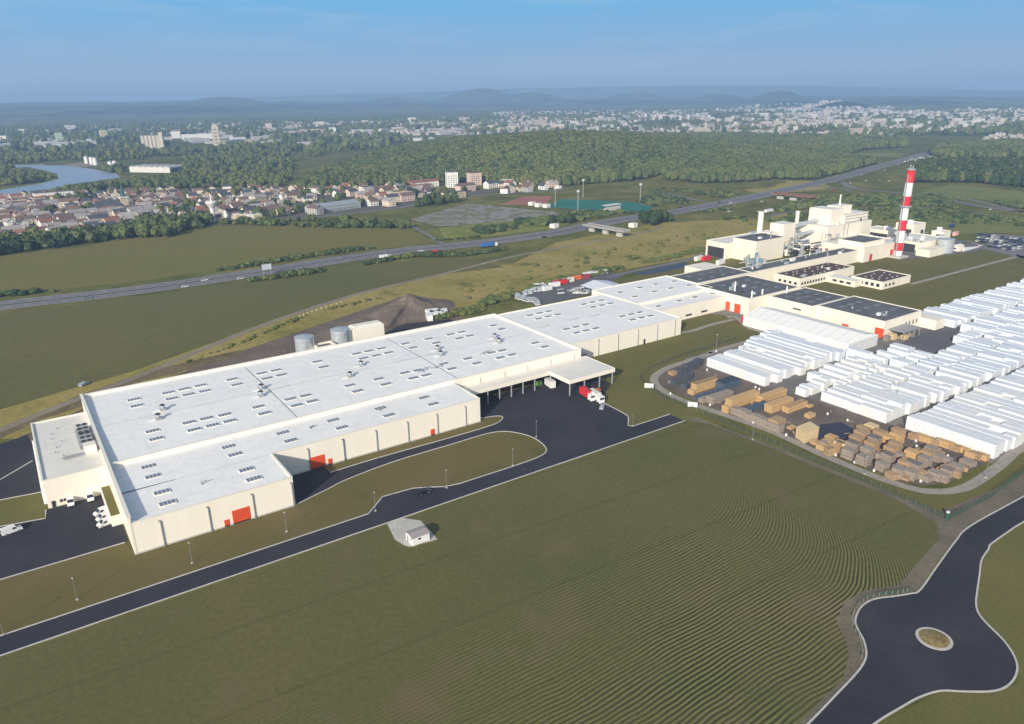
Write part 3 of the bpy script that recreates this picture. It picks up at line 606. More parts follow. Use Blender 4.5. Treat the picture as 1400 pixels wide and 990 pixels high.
for i, (x, y, s) in enumerate(((583, 281, 12), (592, 279, 13), (601, 280, 11), (611, 278, 13), (622, 277, 12), (571, 283, 9))): tree('fir', at(x, y), s, 'dark conifer in the clump at the village edge', 'dark conifers at the village edge', name='conifer_tree')
for (x, y, s) in ((880, 306, 13), (888, 305, 12), (897, 306, 13), (906, 304, 12), (915, 303, 9), (893, 309, 11)): tree('ash', at(x, y), s, 'dense dark tree in the clump beside the motorway', 'dark trees beside the motorway')
tv = [at(rr(0, 760), 0 + rr(256, 300)) for i in range(260)]
VILL = Q([(-60, 338), (0, 335), (130, 322), (300, 303), (420, 294), (540, 281), (640, 264), (765, 262), (765, 253), (700, 252), (600, 252), (400, 258), (200, 262), (0, 270), (-60, 276)])
tv = [p for p in tv if inside(p, VILL)][:90]
for p in tv: tree(random.choice(['oak', 'elm', 'ash']), p, rr(7, 12), 'green garden tree among the village houses', 'garden trees in the village')

# ------------------------------------------------------------------ generic hall
def hall(root, x0, x1, y0, y1, z, par=.5, wall=CREAM, roof=ROOFW, cap=TRIM, t=.35, ridge=0, name='wall'):
    w = MB(); w.box(x0, x1, y0, y0 + t, 0, z); w.box(x0, x1, y1 - t, y1, 0, z); w.box(x0, x0 + t, y0 + t, y1 - t, 0, z); w.box(x1 - t, x1, y0 + t, y1 - t, 0, z)
    part(name, w, wall, root)
    r = MB(); xa, xb, ya, yb = x0 + t, x1 - t, y0 + t, y1 - t; zr = z - par; ym = (ya + yb) / 2
    r.add([(xa, ya, zr), (xb, ya, zr), (xb, ym, zr + ridge), (xa, ym, zr + ridge), (xb, yb, zr), (xa, yb, zr)], [(0, 1, 2, 3), (3, 2, 4, 5)]); part('roof', r, roof, root)
    c = MB(); e = .12; zc = z + .003; h = .16
    for a in ((x0 - e, x1 + e, y0 - e, y0 + t + e), (x0 - e, x1 + e, y1 - t - e, y1 + e), (x0 - e, x0 + t + e, y0 + t + e, y1 - t - e), (x1 - t - e, x1 + e, y0 + t + e, y1 - t - e)): c.box(*a, zc, zc + h, 0, True)
    part('coping', c, cap, root); return root
def rect_on(root, name, face, a0, a1, z0, z1, at_, mat, d=.12, parent=None):
    """a thin box standing proud of a wall; face: -y, -x, +x, +y"""
    b = MB()
    if face == '-y': b.box(a0, a1, at_ - d, at_ - .004, z0, z1, 0, True)
    elif face == '+y': b.box(a0, a1, at_ + .004, at_ + d, z0, z1, 0, True)
    elif face == '-x': b.box(at_ - d, at_ - .004, a0, a1, z0, z1, 0, True)
    else: b.box(at_ + .004, at_ + d, a0, a1, z0, z1, 0, True)
    return part(name, b, mat, parent or root)
def skylight_mesh():
    m1, m2 = MB(), MB(); m1.box(-2.05, 2.05, -1.0, 1.0, 0, .28)
    for k in range(4):
        x = -1.97 + k * 1.0
        m2.add([(x, -.97, .29), (x + .8, -.97, .29), (x + .8, .97, .29), (x, .97, .29), (x + .08, 0, .36), (x + .77, 0, .36)], [(0, 1, 5, 4), (2, 3, 4, 5), (3, 0, 4), (1, 2, 5)])
    return m1.mesh('skylight', TRIM), fix(m2.mesh('pane', SKYL))
SK1, SK2 = skylight_mesh()
def skylights(root, pxs, z):
    for x, y in pxs:
        p = at(x, y, z + .3); o = obj('skylight', SK1, root, (p.x, p.y, z)); o.scale = (1.1, 1.25, 1); obj('pane', SK2, o)
def downpipe(root, u, v, z0, z1, face='-y'):
    b = MB(); b.box(u - .13, u + .13, v - .38, v - .1, z0, z1 - .9, 0, True); b.box(u - .5, u - .1, v - .38, v - .1, z1 - .9, z1 - .5, 0, True); b.box(u - .22, u + .22, v - .45, v - .06, 0, .8, 0, True)
    part('downpipe', b, GREY, root)

# ---- main hall
MZ, LZ = 11.3, 9.9
mh = thing('factory_hall', 'long cream factory hall with a huge white roof full of skylights', 'factory', (0, 0, 0))
w = MB(); t = .35
w.box(0, 46, 0, t, 0, LZ); w.box(46 - t, 46, t, 20, 0, LZ); w.box(46, 127, 20, 20 + t, 0, LZ); w.box(127 - t, 127, 20 + t, 40, 0, LZ)
w.box(.5, 194, 40, 40 + t, 5, MZ); w.box(.5, 194, 112 - t, 112, 0, MZ + .2); w.box(194 - t, 194, 40 + t, 112 - t, 0, MZ + .1)
part('wall', w, CREAM, mh)
w = MB(); w.box(-.1, .5, -.1, 112.1, 0, 11.75); part('gable_wall', w, CREAM, mh)
w = MB(); w.box(-.3, .75, -.3, 112.3, 11.753, 11.95, 0, True); part('coping', w, TRIM, mh)
r = MB(); r.add([(.5, t, LZ - .25), (46 - t, t, LZ - .25), (46 - t, 20, LZ - .1), (.5, 20, LZ - .1)], [(0, 1, 2, 3)]); r.add([(.5, 20, LZ - .1), (127 - t, 20, LZ - .1), (127 - t, 40, LZ + .15), (.5, 40, LZ + .15)], [(0, 1, 2, 3)])
part('roof', r, ROOFW, mh)
r = MB(); r.add([(.5, 40 + t, 10.5), (194 - t, 40 + t, 10.5), (194 - t, 75, 10.9), (.5, 75, 10.9), (194 - t, 112 - t, 10.5), (.5, 112 - t, 10.5)], [(0, 1, 2, 3), (3, 2, 4, 5)]); part('roof', r, ROOFW, mh)
c = MB(); c.box(.8, 194.2, 39.85, 40.6, MZ + .003, MZ + .2, 0, True); c.box(.8, 194.2, 111.4, 112.15, MZ + .203, MZ + .4, 0, True); c.box(193.3, 194.2, 40.6, 111.4, MZ + .103, MZ + .4, 0, True)
c.box(.75, 46.1, -.15, .45, LZ + .003, LZ + .15, 0, True); c.box(45.5, 46.15, .45, 20.0, LZ + .003, LZ + .15, 0, True); c.box(46.15, 127.1, 19.85, 20.45, LZ + .003, LZ + .15, 0, True); c.box(126.5, 127.15, 20.45, 39.8, LZ + .003, LZ + .15, 0, True)
part('coping', c, TRIM, mh)
for u in (62.6, 130.3):
    for (y0, y1, z0, z1) in ((42, 75, 10.53, 10.91), (75, 109, 10.91, 10.54)):
        j = MB(); j.add([(u - .16, y0, z0), (u + .16, y0, z0), (u + .16, y1, z1), (u - .16, y1, z1)], [(0, 1, 2, 3)]); part('roof_joint', j, JOINT, mh)
j = MB(); j.add([(1, 74.9, 10.915), (193, 74.9, 10.915), (193, 75.1, 10.915), (1, 75.1, 10.915)], [(0, 1, 2, 3)]); part('ridge_seam', j, flat('faint seam', (.42, .43, .45)), mh)
for a, b_, in ((57, 71), (117, 130), (131, 142), (165, 180)):
    j = MB(); j.add([(a, 74.6, 10.93), (b_, 74.85, 10.93), (b_, 75.2, 10.93)], [(0, 1, 2)]); part('gutter_stain', j, JOINT, mh)
j = MB(); j.add([(1, 19.93, LZ - .09), (46, 19.93, LZ - .09), (46, 20.07, LZ - .085), (1, 20.07, LZ - .085)], [(0, 1, 2, 3)]); part('ridge_seam', j, flat('faint seam', (.42, .43, .45)), mh)
j = MB(); j.add([(1, 19.6, LZ - .07), (16, 19.9, LZ - .07), (16, 20.2, LZ - .065), (1, 20.5, LZ - .065)], [(0, 1, 2, 3)]); part('gutter_stain', j, JOINT, mh)
skylights(mh, CR(100, 400, 3.96, [(328, 578), (345, 612), (515, 541), (602, 521), (690, 502), (535, 573), (625, 551), (713, 532), (860, 469), (887, 497), (430, 748), (450, 790), (628, 702), (722, 680), (820, 660), (655, 741), (755, 717), (848, 694), (1003, 617), (1036, 652), (1020, 436), (1098, 420), (1050, 463), (1128, 445), (1176, 575), (1258, 557), (1210, 609), (1295, 587)]) +
          CR(400, 400, 3.96, [(133, 373), (168, 402), (346, 330), (413, 316), (480, 302), (385, 355), (453, 340), (520, 325), (610, 276), (652, 298), (737, 250), (778, 272), (310, 502), (352, 532), (465, 467), (505, 495), (607, 434), (678, 420), (653, 462), (724, 446), (820, 385), (862, 412), (948, 357), (997, 382), (1075, 325), (1135, 313), (1125, 352), (1187, 336), (855, 226), (915, 213), (903, 247), (960, 233), (1087, 178), (1132, 197), (1313, 272), (1365, 293)]), 10.65)
skylights(mh, CR(150, 530, 3.96, [(212, 425), (235, 478), (283, 563), (313, 622), (740, 442), (780, 492), (645, 318), (680, 360), (938, 243), (980, 285), (1210, 175), (1257, 215)]) + CR(400, 400, 3.96, [(475, 625), (523, 663), (712, 567), (762, 602)]), 9.75)
for x, y in CR(150, 530, 3.96, [(300, 860), (550, 775), (785, 700)]): downpipe(mh, at(x, y).x, 0, 0, 9.0)
downpipe(mh, 45.4, 0, 0, 9)
for x, y in CR(150, 530, 3.96, [(1078, 440), (1268, 388)]) + CR(400, 400, 3.96, [(278, 905), (455, 855), (625, 808), (785, 765), (938, 722)]): downpipe(mh, at(x, y).x, 20, 0, 9.0)
def door(root, name, face, a0, a1, h, at_, mat=RED):
    d = rect_on(root, name, face, a0, a1, .05, h, at_, mat); n_ = max(2, int(h / 1.1))
    for k in range(1, n_): rect_on(root, 'rail', face, a0 + .05, a1 - .05, k * h / n_ - .04, k * h / n_ + .04, at_ - .12 if face[0] == '-' else at_ + .12, flat('door rail', (.5, .06, .03)), .03, d)
ua, ub = at(317.5, 714).x, at(342, 708).x; door(mh, 'roller_door', '-y', ua, ub, 4.6, 0)
ua = at(311, 718).x; door(mh, 'side_door', '-y', ua - .9, ua + .6, 2.3, 0)
ua, ub = at(422, 640.6).x, at(443, 635).x; door(mh, 'roller_door', '-y', ua, ub, 4.6, 20)
ua = at(449, 633).x; door(mh, 'side_door', '-y', ua - .6, ua + .9, 2.3, 20)
ua = at(590.5, 594.5).x; door(mh, 'side_door', '-y', ua - .8, ua + .9, 2.6, 20)
bs = MB(); bs.box(-.2, 46.2, -.12, -.005, 0, .45); bs.box(46.2, 127.1, 19.88, 19.995, 0, .45); part('plinth', bs, CONC, mh)
# roof exhaust fans
def fan(root, x, y, z):
    p = at(x, y, z); b = MB(); b.box(p.x - 1.0, p.x + 1.0, p.y - 1.0, p.y + 1.0, z, z + 1.1); h = part('exhaust_fan', b, GREY, root)
    c = MB(); c.cyl(p.x, p.y, z + 1.1, z + 2.3, .75, .75, 12); part('stack', c, LGREY, h)
    c = MB(); c.cyl(p.x, p.y, z + 2.3, z + 2.75, 1.05, .35, 12); part('cowl', c, DARK, h)
    c = MB(); c.box(p.x - 3.4, p.x - 1.0, p.y - .18, p.y + .18, z + .3, z + .6, 0, True); part('duct', c, WHITE, h)
for x, y in CR(100, 400, 3.96, [(487, 640), (463, 690), (1020, 528), (1018, 565)]) + CR(400, 400, 3.96, [(372, 400), (312, 460), (785, 315), (803, 345), (1095, 250), (1118, 275)]): fan(mh, x, y, 10.6)
for x, y in CR(150, 530, 3.96, [(498, 525), (1085, 225)]) + CR(400, 400, 3.96, [(470, 642), (97, 737)]):
    p = at(x, y, 9.8); b = MB(); b.cyl(p.x, p.y, 9.7, 10.7, .3, .3, 8); b.tube((p.x, p.y, 10.6), (p.x + 1.6, p.y + .2, 10.75), .18); part('vent_pipe', b, GREY, mh)
for x, y in CR(400, 400, 3.96, [(700, 430), (720, 415), (770, 410), (800, 400), (1030, 335), (1050, 325)]):
    p = at(x, y, 10.8); b = MB(); b.tube((p.x - 2, p.y, 11.2), (p.x + 2.5, p.y + .6, 11.2), .16); b.tube((p.x, p.y - 1.2, 11.3), (p.x + .2, p.y + 1.6, 11.3), .13); b.box(p.x - .5, p.x + .5, p.y - .5, p.y + .5, 10.7, 11.3); part('pipework', b, LGREY, mh)
# canopy
cn = thing('loading_canopy', 'flat cream loading canopy on slim posts with a projecting wing', 'canopy', (0, 0, 0))
L_ = [(129, 33.2), (171, 33.2), (171, 19.6), (196.5, 19.6), (196.5, 39.8), (129, 39.8)]
b = MB(); n_ = len(L_); z0, z1 = 5.7, 7.5
for i in range(n_):
    p, q = L_[i], L_[(i + 1) % n_]; b.add([(*p, z0), (*q, z0), (*q, z1), (*p, z1)], [(0, 1, 2, 3)])
part('fascia', b, CREAM, cn)
b = MB(); b.poly(L_, z1 - .15); part('roof', b, ROOFC, cn)
b = MB(); b.poly(L_[::-1], z0 + .25); part('soffit', b, GREY, cn)
for u, v in ((139.5, 34), (145.3, 34), (151.3, 34), (157.3, 34), (163.5, 34), (172, 33.9), (172, 20.5), (180, 20.5), (188.5, 20.5), (195.8, 20.5)):
    b = MB(); b.box(u - .2, u + .2, v - .2, v + .2, .03, 5.72); part('post', b, LGREY, cn)
b = MB(); b.box(127.1, 128.9, 22, 39.7, .0, .6); part('ramp', b, CONC, cn)
for x, y in CR(630, 480, 6.364, [(145, 250), (355, 195), (562, 150), (765, 100), (955, 45)]):
    p = at(x, y, 8.0); b = MB(); b.tube((p.x, 39.7, 7.4), (p.x, 39.7, 9.6), .09, 6); part('vent_pipe', b, GREY, cn)
# annex
an = thing('annex', 'low cream annex with rooftop cooling plant and dock doors', 'annex', (0, 0, 0))
hall(an, -18, -.15, 43.5, 97, 9.6, .3, CREAM, ROOFC)
hv = MB(); hv.box(-5.5, -.8, 62, 80, 9.35, 9.7); part('plant_deck', hv, GREY, an)
for k in range(6):
    b = MB(); y = 63 + k * 2.9; b.box(-5.2 + (k % 2) * .5, -1.2, y, y + 2.3, 9.7, 11.2 + .3 * (k % 3)); u_ = part('cooling_unit', b, LGREY if k % 2 else GREY, an)
    for q in (0, 1): b = MB(); b.cyl(-4.2 + q * 1.9, y + 1.15, 11.25 + .3 * (k % 3), 11.55 + .3 * (k % 3), .7, .7, 10); part('fan_grille', b, DARK, u_)
b = MB(); b.box(-4.6, -1, 57, 60.6, 9.35, 12.2); part('roof_cabin', b, CREAM, an)
for k in range(5): b = MB(); b.tube((-11.5 + rr(0, 1), 56.5 + .5 * k, 9.6), (-4.5, 57 + .5 * k, 9.7), .12); part('pipe', b, GREY, an)
for k in range(7): b = MB(); b.cyl(-13 + rr(-1, 3), 60 + k * 4.4, 9.3, 10, .18, .18, 6); part('vent', b, GREY, an)
for y in (47, 50.5, 54, 57.5, 61, 66, 71, 76, 81, 86, 91): rect_on(an, 'dock_door', '-x', y, y + 2.6, .2, 4.2, -18, WHITE, .9)
for x in (-16.5, -14.6, -13.6): rect_on(an, 'window', '-y', x, x + .7, 1.2, 2.1, 43.5, GLASS)
rect_on(an, 'side_door', '-y', -16.9, -15.9, .05, 2.2, 43.5, DARK, .1)
b = MB(); b.prism([(-3.2, 20), (-.15, 20), (-.15, 43.4), (-3.2, 43.4)], 0, 3.0, 0); part('side_wing', b, CREAM, an)
b = MB(); b.box(-2.9, -.45, 21, 42.5, 3.003, 3.05); part('planting_bed', b, LAWN2, an)
# east hall
eh = thing('warehouse', 'cream warehouse with groups of six skylights on its white roof', 'warehouse')
hall(eh, 194.15, 273, 53, 116, 9.3, .35, CREAM, ROOFW, ridge=.4)
skylights(eh, CR(620, 370, 3.96, [(413, 242), (465, 230), (516, 220), (460, 260), (512, 248), (565, 237), (705, 182), (752, 171), (799, 161), (757, 197), (803, 187), (850, 177), (612, 316), (664, 304), (715, 292), (667, 336), (718, 324), (770, 312), (915, 247), (962, 236), (1008, 225), (970, 265), (1020, 254), (1066, 244)]), 9.1)
for x, y in CR(620, 370, 3.96, [(783, 460), (887, 432), (988, 403), (1088, 375), (1180, 350)]): downpipe(eh, at(x, y).x, 53, 0, 9.2)
rect_on(eh, 'side_door', '-y', 246, 247.3, .05, 2.5, 53, DARK)
b = MB(); b.box(196, 206, 50, 52.9, 0, 4); part('porch', b, GREY, eh)
for a, bb in (((488), 304), ((645), 265), ((760), 245)):
    p = at(620 + a / 3.96, 370 + bb / 3.96, 9.3); b = MB(); b.add([(p.x - 4, p.y, 9.42), (p.x + 4, p.y - .2, 9.42), (p.x + 4, p.y + .3, 9.42)], [(0, 1, 2)]); part('gutter_stain', b, JOINT, eh)
# linking hall
lh = thing('linking_hall', 'stepped white roofed hall joining the warehouse to the grey roofed works', 'factory')
hall(lh, 273.2, 336, 87, 126, 9.6, .3, CREAM, ROOFW)
hall(lh, 273.2, 330, 71.5, 86.9, 8.4, .25, CREAM, ROOFW)
skylights(lh, CR(680, 340, 5, [(840, 298), (940, 327), (975, 265), (1075, 292), (1083, 243), (1185, 270), (1208, 223), (1310, 250)]), 9.35)
skylights(lh, CR(680, 340, 5, [(1100, 393), (1242, 355)]) + CR(920, 340, 4, [(120, 265), (215, 245)]), 8.2)
for x, y in CR(920, 340, 4, [(45, 370), (130, 350)]): u = at(x, y).x; rect_on(lh, 'window', '-y', u - 2.5, u + 2.5, 1.6, 2.6, 71.5, GLASS)
wc = thing('white_canopy', 'white ribbed tent roof behind the linking hall', 'canopy')
b = MB(); b.gable(288, 311, 132, 155, 4.5, 6.5, 'y'); part('roof', b, WRAP, wc)
for u, v in ((288.3, 132.3), (310.7, 132.3), (288.3, 154.7), (310.7, 154.7)): b = MB(); b.box(u - .2, u + .2, v - .2, v + .2, 0, 4.5); part('post', b, LGREY, wc)
# grey roofed works
def domes(root, x0, x1, y0, y1, z, nx, ny, s=1.5, mat=None, jit=.15):
    for i in range(nx):
        for j_ in range(ny):
            x = x0 + (x1 - x0) * (i + .5) / nx + rr(-jit, jit) * 4; y = y0 + (y1 - y0) * (j_ + .5) / ny + rr(-jit, jit) * 4
            b = MB(); b.box(x - s, x + s, y - s * .6, y + s * .6, z, z + .35); part('skylight', b, mat or flat('milky dome', (.17, .20, .235), .6, .3, .4, spec=.1), root)
g1 = thing('works_building', 'grey roofed works block between linking hall and conveyor building', 'factory')
hall(g1, 336.2, 388, 100, 124, 9.4, .3, CREAM2, ROOFG); domes(g1, 342, 384, 103, 121, 9.1, 4, 2, 1.6)
b = MB(); b.box(368, 388, 124.2, 140, 0, 9.4); part('wing', b, CREAM2, g1)
g2 = thing('works_building', 'grey roofed works block with two thin white vent stacks', 'factory')
hall(g2, 330, 377, 55, 95, 10, .35, CREAM2, ROOFG); domes(g2, 338, 372, 60, 90, 9.65, 3, 4, 1.7)
for x, y in CR(920, 340, 4, [(338, 232), (430, 270)]):
    p = at(x, y, 9.7); b = MB(); b.cyl(p.x, p.y, 9.6, 15.5 if x < 1010 else 14, .5, .42, 10); part('vent_stack', b, WHITE, g2)
for x, y in ((984, 426), (1006, 428)):
    p = at(x, y); door(g2, 'roller_door', '-x', p.y - 2.2, p.y + 2.2, 5.2, 330)
g3 = thing('works_building', 'middle section of the grey roofed warehouse beside the white tent', 'warehouse')
hall(g3, 347, 381.5, 26.2, 54.8, 9, .3, CREAM2, ROOFG); domes(g3, 352, 378, 30, 52, 8.7, 3, 3, 1.8)
p = at(1075.5, 400, 9); b = MB(); b.cyl(p.x, p.y, 8.7, 12.8, .5, .4, 10); part('vent_stack', b, WHITE, g3)
g4 = thing('works_building', 'end section of the grey roofed warehouse with red door and dock', 'warehouse')
hall(g4, 351, 386, -13.5, 26, 9, .3, CREAM2, ROOFG); domes(g4, 356, 382, -8, 22, 8.7, 3, 3, 1.8)
for x, y in CR(920, 340, 4, [(1108, 490)]): p = at(x, y); door(g4, 'roller_door', '-x', p.y - 2.4, p.y + 2.4, 5.0, 351)
door(g4, 'roller_door', '-x', 6, 10, 2.6, 351)
rect_on(g3, 'window', '-x', 33, 38, 5.0, 5.8, 347, GLASS)
b = MB(); b.box(386.1, 395, -22, -8, 0, 5.2); part('dock_wing', b, CREAM2, g4)
for k in range(4): rect_on(g4, 'window', '-y', 371 + k * 3.6, 372 + k * 3.6, 3.0, 5.2, -13.5, GLASS)
b = MB(); b.box(355, 371, -22, -13.6, 4.2, 4.6, 0, True); part('porch_roof', b, GREY, g4)
for u in (355.4, 360.5, 365.6, 370.6): b = MB(); b.box(u - .15, u + .15, -21.8, -21.5, 0, 4.2); part('porch_post', b, GREY, g4)
cb = thing('conveyor_building', 'long narrow grey roofed building leading to the furnace hall', 'factory')
hall(cb, 388.2, 511, 100.5, 113.5, 9, .25, CREAM2, ROOFG); 
of1 = thing('office_building', 'low office block with brown gravel roof dotted by white domes', 'office')
hall(of1, 409, 470, 78, 98, 6, .35, CREAM2, ROOFB); domes(of1, 412, 466, 80, 96, 5.65, 8, 3, .6, flat('white dome', (.55, .54, .52)), .4)
of2 = thing('office_building', 'small office pavilion with brown roof beside the lawn path', 'office')
hall(of2, 446, 479, 43, 65, 5, .35, CREAM2, ROOFB); domes(of2, 450, 475, 46, 62, 4.65, 4, 3, .6, flat('white dome', (.55, .54, .52)), .4)
b = MB(); b.box(438, 445.9, 57, 77.9, 0, 4); part('passage', b, CREAM2, of2)
b = MB(); b.box(437.7, 446, 57, 77.9, 4.003, 4.2, 0, True); part('passage_roof', b, ROOFC, of2)
for k in range(9): rect_on(of1, 'window', '-y', 411 + k * 3.0, 412.8 + k * 3.0, 1.6, 3.2, 78, GLASS)
for k in range(4): rect_on(of1, 'window', '-x', 80 + k * 4, 82 + k * 4, 1.6, 3.2, 409, GLASS)
for k in range(5): rect_on(of2, 'window', '-x', 45 + k * 3.8, 47.2 + k * 3.8, 1.4, 3.4, 446, GLASS)
for k in range(3): rect_on(of2, 'window', '-y', 449 + k * 4.4, 451 + k * 4.4, 1.6, 3.2, 43, GLASS)
for k in range(3): rect_on(of2, 'window', '-x', 60 + k * 5, 63 + k * 5, 1.4, 2.8, 438, GLASS)
# storage tent
st = thing('storage_tent', 'long ribbed white storage tent along the grey roofed warehouse', 'tent')
tb = MB(); tb.box(313, 338, -18, 45, 0, 5.6); part('wall', tb, WRAP, st)
tb = MB(); tb.gable(312.7, 338.3, -18.2, 45.2, 5.603, 8.2, 'y'); part('roof', tb, flat('tent fabric', (.90, .89, .86), .5, .03, .3), st)
for k in range(12):
    y = -16 + k * 5.3; tb = MB(); tb.add([(312.6, y, 5.62), (312.6, y + .5, 5.62), (325.5, y + .5, 8.45), (325.5, y, 8.45)], [(0, 1, 2, 3)]); tb.add([(338.4, y, 5.62), (338.4, y + .5, 5.62), (325.5, y + .5, 8.45), (325.5, y, 8.45)], [(0, 3, 2, 1)]); part('roof_rib', tb, flat('tent rib', (.74, .74, .73), .5), st)

# ---- furnace works
fh = thing('furnace_hall', 'big cream hall with red doors at the foot of the chimney', 'factory')
hall(fh, 512, 566, 97, 136, 10.5, .3, CREAM2, ROOFC)
b = MB(); b.box(517, 545, 101, 122, 10.22, 13.6); part('raised_bay', b, CREAM2, fh)
b = MB(); b.box(518, 544, 102, 121, 13.603, 13.7); part('bay_roof', b, ROOFG, fh)
for x, y in ((1190, 357), (1220, 351)): p = at(x, y); door(fh, 'roller_door', '-y', p.x - 1.7, p.x + 1.7, 5.4, 97, RED2)
tw = thing('batch_tower', 'tall stepped cream tower block with rooftop mast', 'tower')
def blk(root, name, px, py, w, d, z0, zt, mat=CREAM2, v=None):
    """box whose front bottom-left corner stands on survey pixel"""
    p = at(px, py, z0); b = MB(); b.box(p.x, p.x + w, p.y, p.y + d, 0, zt); part(name, b, mat, root)
    c = MB(); c.box(p.x + .5, p.x + w - .5, p.y + .5, p.y + d - .5, zt + .003, zt + .1); part('roof', c, ROOFG if mat is not WHITE else ROOFC, root); return p
T0 = (540, 140)
def bx(root, name, x0, x1, y0, y1, z0, z1, mat=CREAM2, roof=ROOFC):
    b = MB(); b.box(x0, x1, y0, y1, z0, z1); o = part(name, b, mat, root)
    if roof: c = MB(); c.box(x0 + .6, x1 - .6, y0 + .6, y1 - .6, z1 + .003, z1 + .08); part('roof', c, roof, root)
    return o
bx(tw, 'lower_block', 522, 582, 135, 165, 0, 20.3)
bx(tw, 'upper_block', 549.1, 582, 139, 163, 20.39, 26.5)
bx(tw, 'side_block', 533, 549, 141, 161, 20.39, 32)
bx(tw, 'penthouse', 552, 570, 147, 158, 26.59, 32.5)
b = MB(); b.cyl(560, 152, 32.5, 41, .8, .5, 10); part('mast', b, WHITE, tw)
for k in range(3): rect_on(tw, 'walkway', '-y', 549.5, 581, 20.7 + k * 2.4, 20.9 + k * 2.4, 139, GREY, .5)
for u in (551, 556): b = MB(); b.tube((u - 8, 134.4, 2), (u - 8, 134.4, 21), .35); part('riser_pipe', b, GREY, tw)
bh = thing('batch_hall', 'white sided hall with open end and stepped blocks beside the pipework', 'factory')
hall(bh, 442, 516, 167, 187, 12, .4, CREAM2, ROOFC)
bx(bh, 'front_block', 449, 482, 145, 166.8, 0, 16, CREAM2, ROOFG)
bx(bh, 'filter_tower', 492.2, 507, 154, 166.8, 0, 23, CREAM2)
bx(bh, 'silo_block', 482.2, 492, 156, 166.8, 0, 17, CREAM2)
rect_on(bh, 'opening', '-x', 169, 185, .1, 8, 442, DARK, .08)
for u, z, r_ in ((493, 30, 2.4), (541, 26, 1.7)):
    b = MB(); b.cyl(u, 177, 0, z, r_, r_ * .9, 14); b.cyl(u, 177, z, z + .6, r_ * 1.2, r_ * 1.2, 14); part('flue', b, TRIM, bh)
pw = thing('pipework', 'tangle of grey ducts and steel frames between hall and tower', 'pipework')
rnd = random.Random(5)
for k in range(60):
    u, v, z = rnd.uniform(484, 532), rnd.uniform(128, 163), rnd.uniform(1, 13); ax = rnd.choice('xyzx'); L = rnd.uniform(5, 16)
    q = {'x': (L, 0, rnd.uniform(-1, 1)), 'y': (0, L * .7, 0), 'z': (0, 0, min(L, 16 - z))}[ax]
    b = MB(); b.tube((u, v, z), (u + q[0], v + q[1], z + q[2]), rnd.uniform(.2, .9), 8); part(rnd.choice(['duct', 'pipe', 'pipe']), b, rnd.choice([LGREY, GREY, GREY, WHITE, DARK, LGREY]), pw)
for k in range(14):
    u, v = rnd.uniform(486, 530), rnd.uniform(130, 160); h = rnd.uniform(5, 15); b = MB()
    for a in (0, 3):
        for c_ in (0, 3): b.box(u + a, u + a + .35, v + c_, v + c_ + .35, 0, h)
    b.box(u, u + 3.35, v, v + 3.35, h * .5, h * .5 + .25, 0, True); b.box(u, u + 3.35, v, v + 3.35, h, h + .25, 0, True); part('frame', b, rnd.choice([GREY, DARK, LGREY]), pw)
b = MB(); b.tube((506, 158, 19), (534, 152, 23), 1.5, 10); part('duct', b, LGREY, pw); b = MB(); b.tube((505, 150, 14), (534, 146, 17), 1.3, 10); part('duct', b, LGREY, pw)
for k in range(34):
    u, v = rnd.uniform(483, 531), rnd.uniform(118, 166); h = rnd.uniform(3, 11); b = MB()
    if k % 3: b.cyl(u, v, 0, h, rnd.uniform(.8, 2.0), None, 10); b.cyl(u, v, h, h + .8, 1.2, .2, 10); part('tank', b, rnd.choice([LGREY, WHITE, TRIM, GREY]), pw)
    else: b.box(u, u + rnd.uniform(2, 5), v, v + rnd.uniform(2, 5), 0, h * .7); part('housing', b, rnd.choice([CREAM2, LGREY, GREY, flat('rust steel', (.25, .13, .08))]), pw)
rk = thing('roof_plant', 'scattered fans, ducts and cabins on the roofs around the tower', 'roof equipment')
for (x0, x1, y0, y1, z, n_) in ((390, 508, 102, 112, 8.8, 16), (548, 564, 99, 134, 10.2, 8), (452, 480, 148, 165, 15.6, 4), (484, 514, 170, 185, 11.7, 8), (523, 580, 136, 139, 20.3, 6), (576, 611, 90, 114, 8.8, 9), (411, 467, 80, 96, 5.7, 5), (332, 375, 58, 93, 9.7, 6), (353, 384, -10, 24, 8.7, 4)):
    for k in range(n_):
        u, v, q = rnd.uniform(x0, x1), rnd.uniform(y0, y1), rnd.uniform(.6, 1.5); b = MB()
        if rnd.random() < .5: b.box(u - q, u + q, v - q * .7, v + q * .7, z, z + q * 1.3); part('unit', b, rnd.choice([LGREY, WHITE, GREY]), rk)
        else: b.cyl(u, v, z, z + rnd.uniform(1, 3.2), q * .4, None, 8); part('vent', b, rnd.choice([LGREY, WHITE, DARK]), rk)
yp = thing('engine_plant', 'clutter of pipes, tanks and frames behind the banded chimney', 'pipework')
for k in range(46):
    u, v = rnd.uniform(583, 640), rnd.uniform(104, 150); h = rnd.uniform(2, 11); b = MB(); c_ = rnd.choice('tbp')
    if c_ == 't': b.cyl(u, v, 0, h, rnd.uniform(.7, 2.2), None, 10); part('tank', b, rnd.choice([LGREY, TRIM, GREY]), yp)
    elif c_ == 'b': b.box(u, u + rnd.uniform(2, 7), v, v + rnd.uniform(2, 6), 0, h * .8); part('housing', b, rnd.choice([CREAM2, TRIM, GREY, DARK]), yp)
    else: b.tube((u, v, h), (u + rnd.uniform(4, 14), v + rnd.uniform(-3, 3), h), rnd.uniform(.2, .7)); b.box(u, u + .3, v, v + .3, 0, h); part('duct', b, rnd.choice([LGREY, GREY]), yp)
ct = thing('cooling_plant', 'bank of grey blue pipes and tanks in front of the open hall', 'plant')
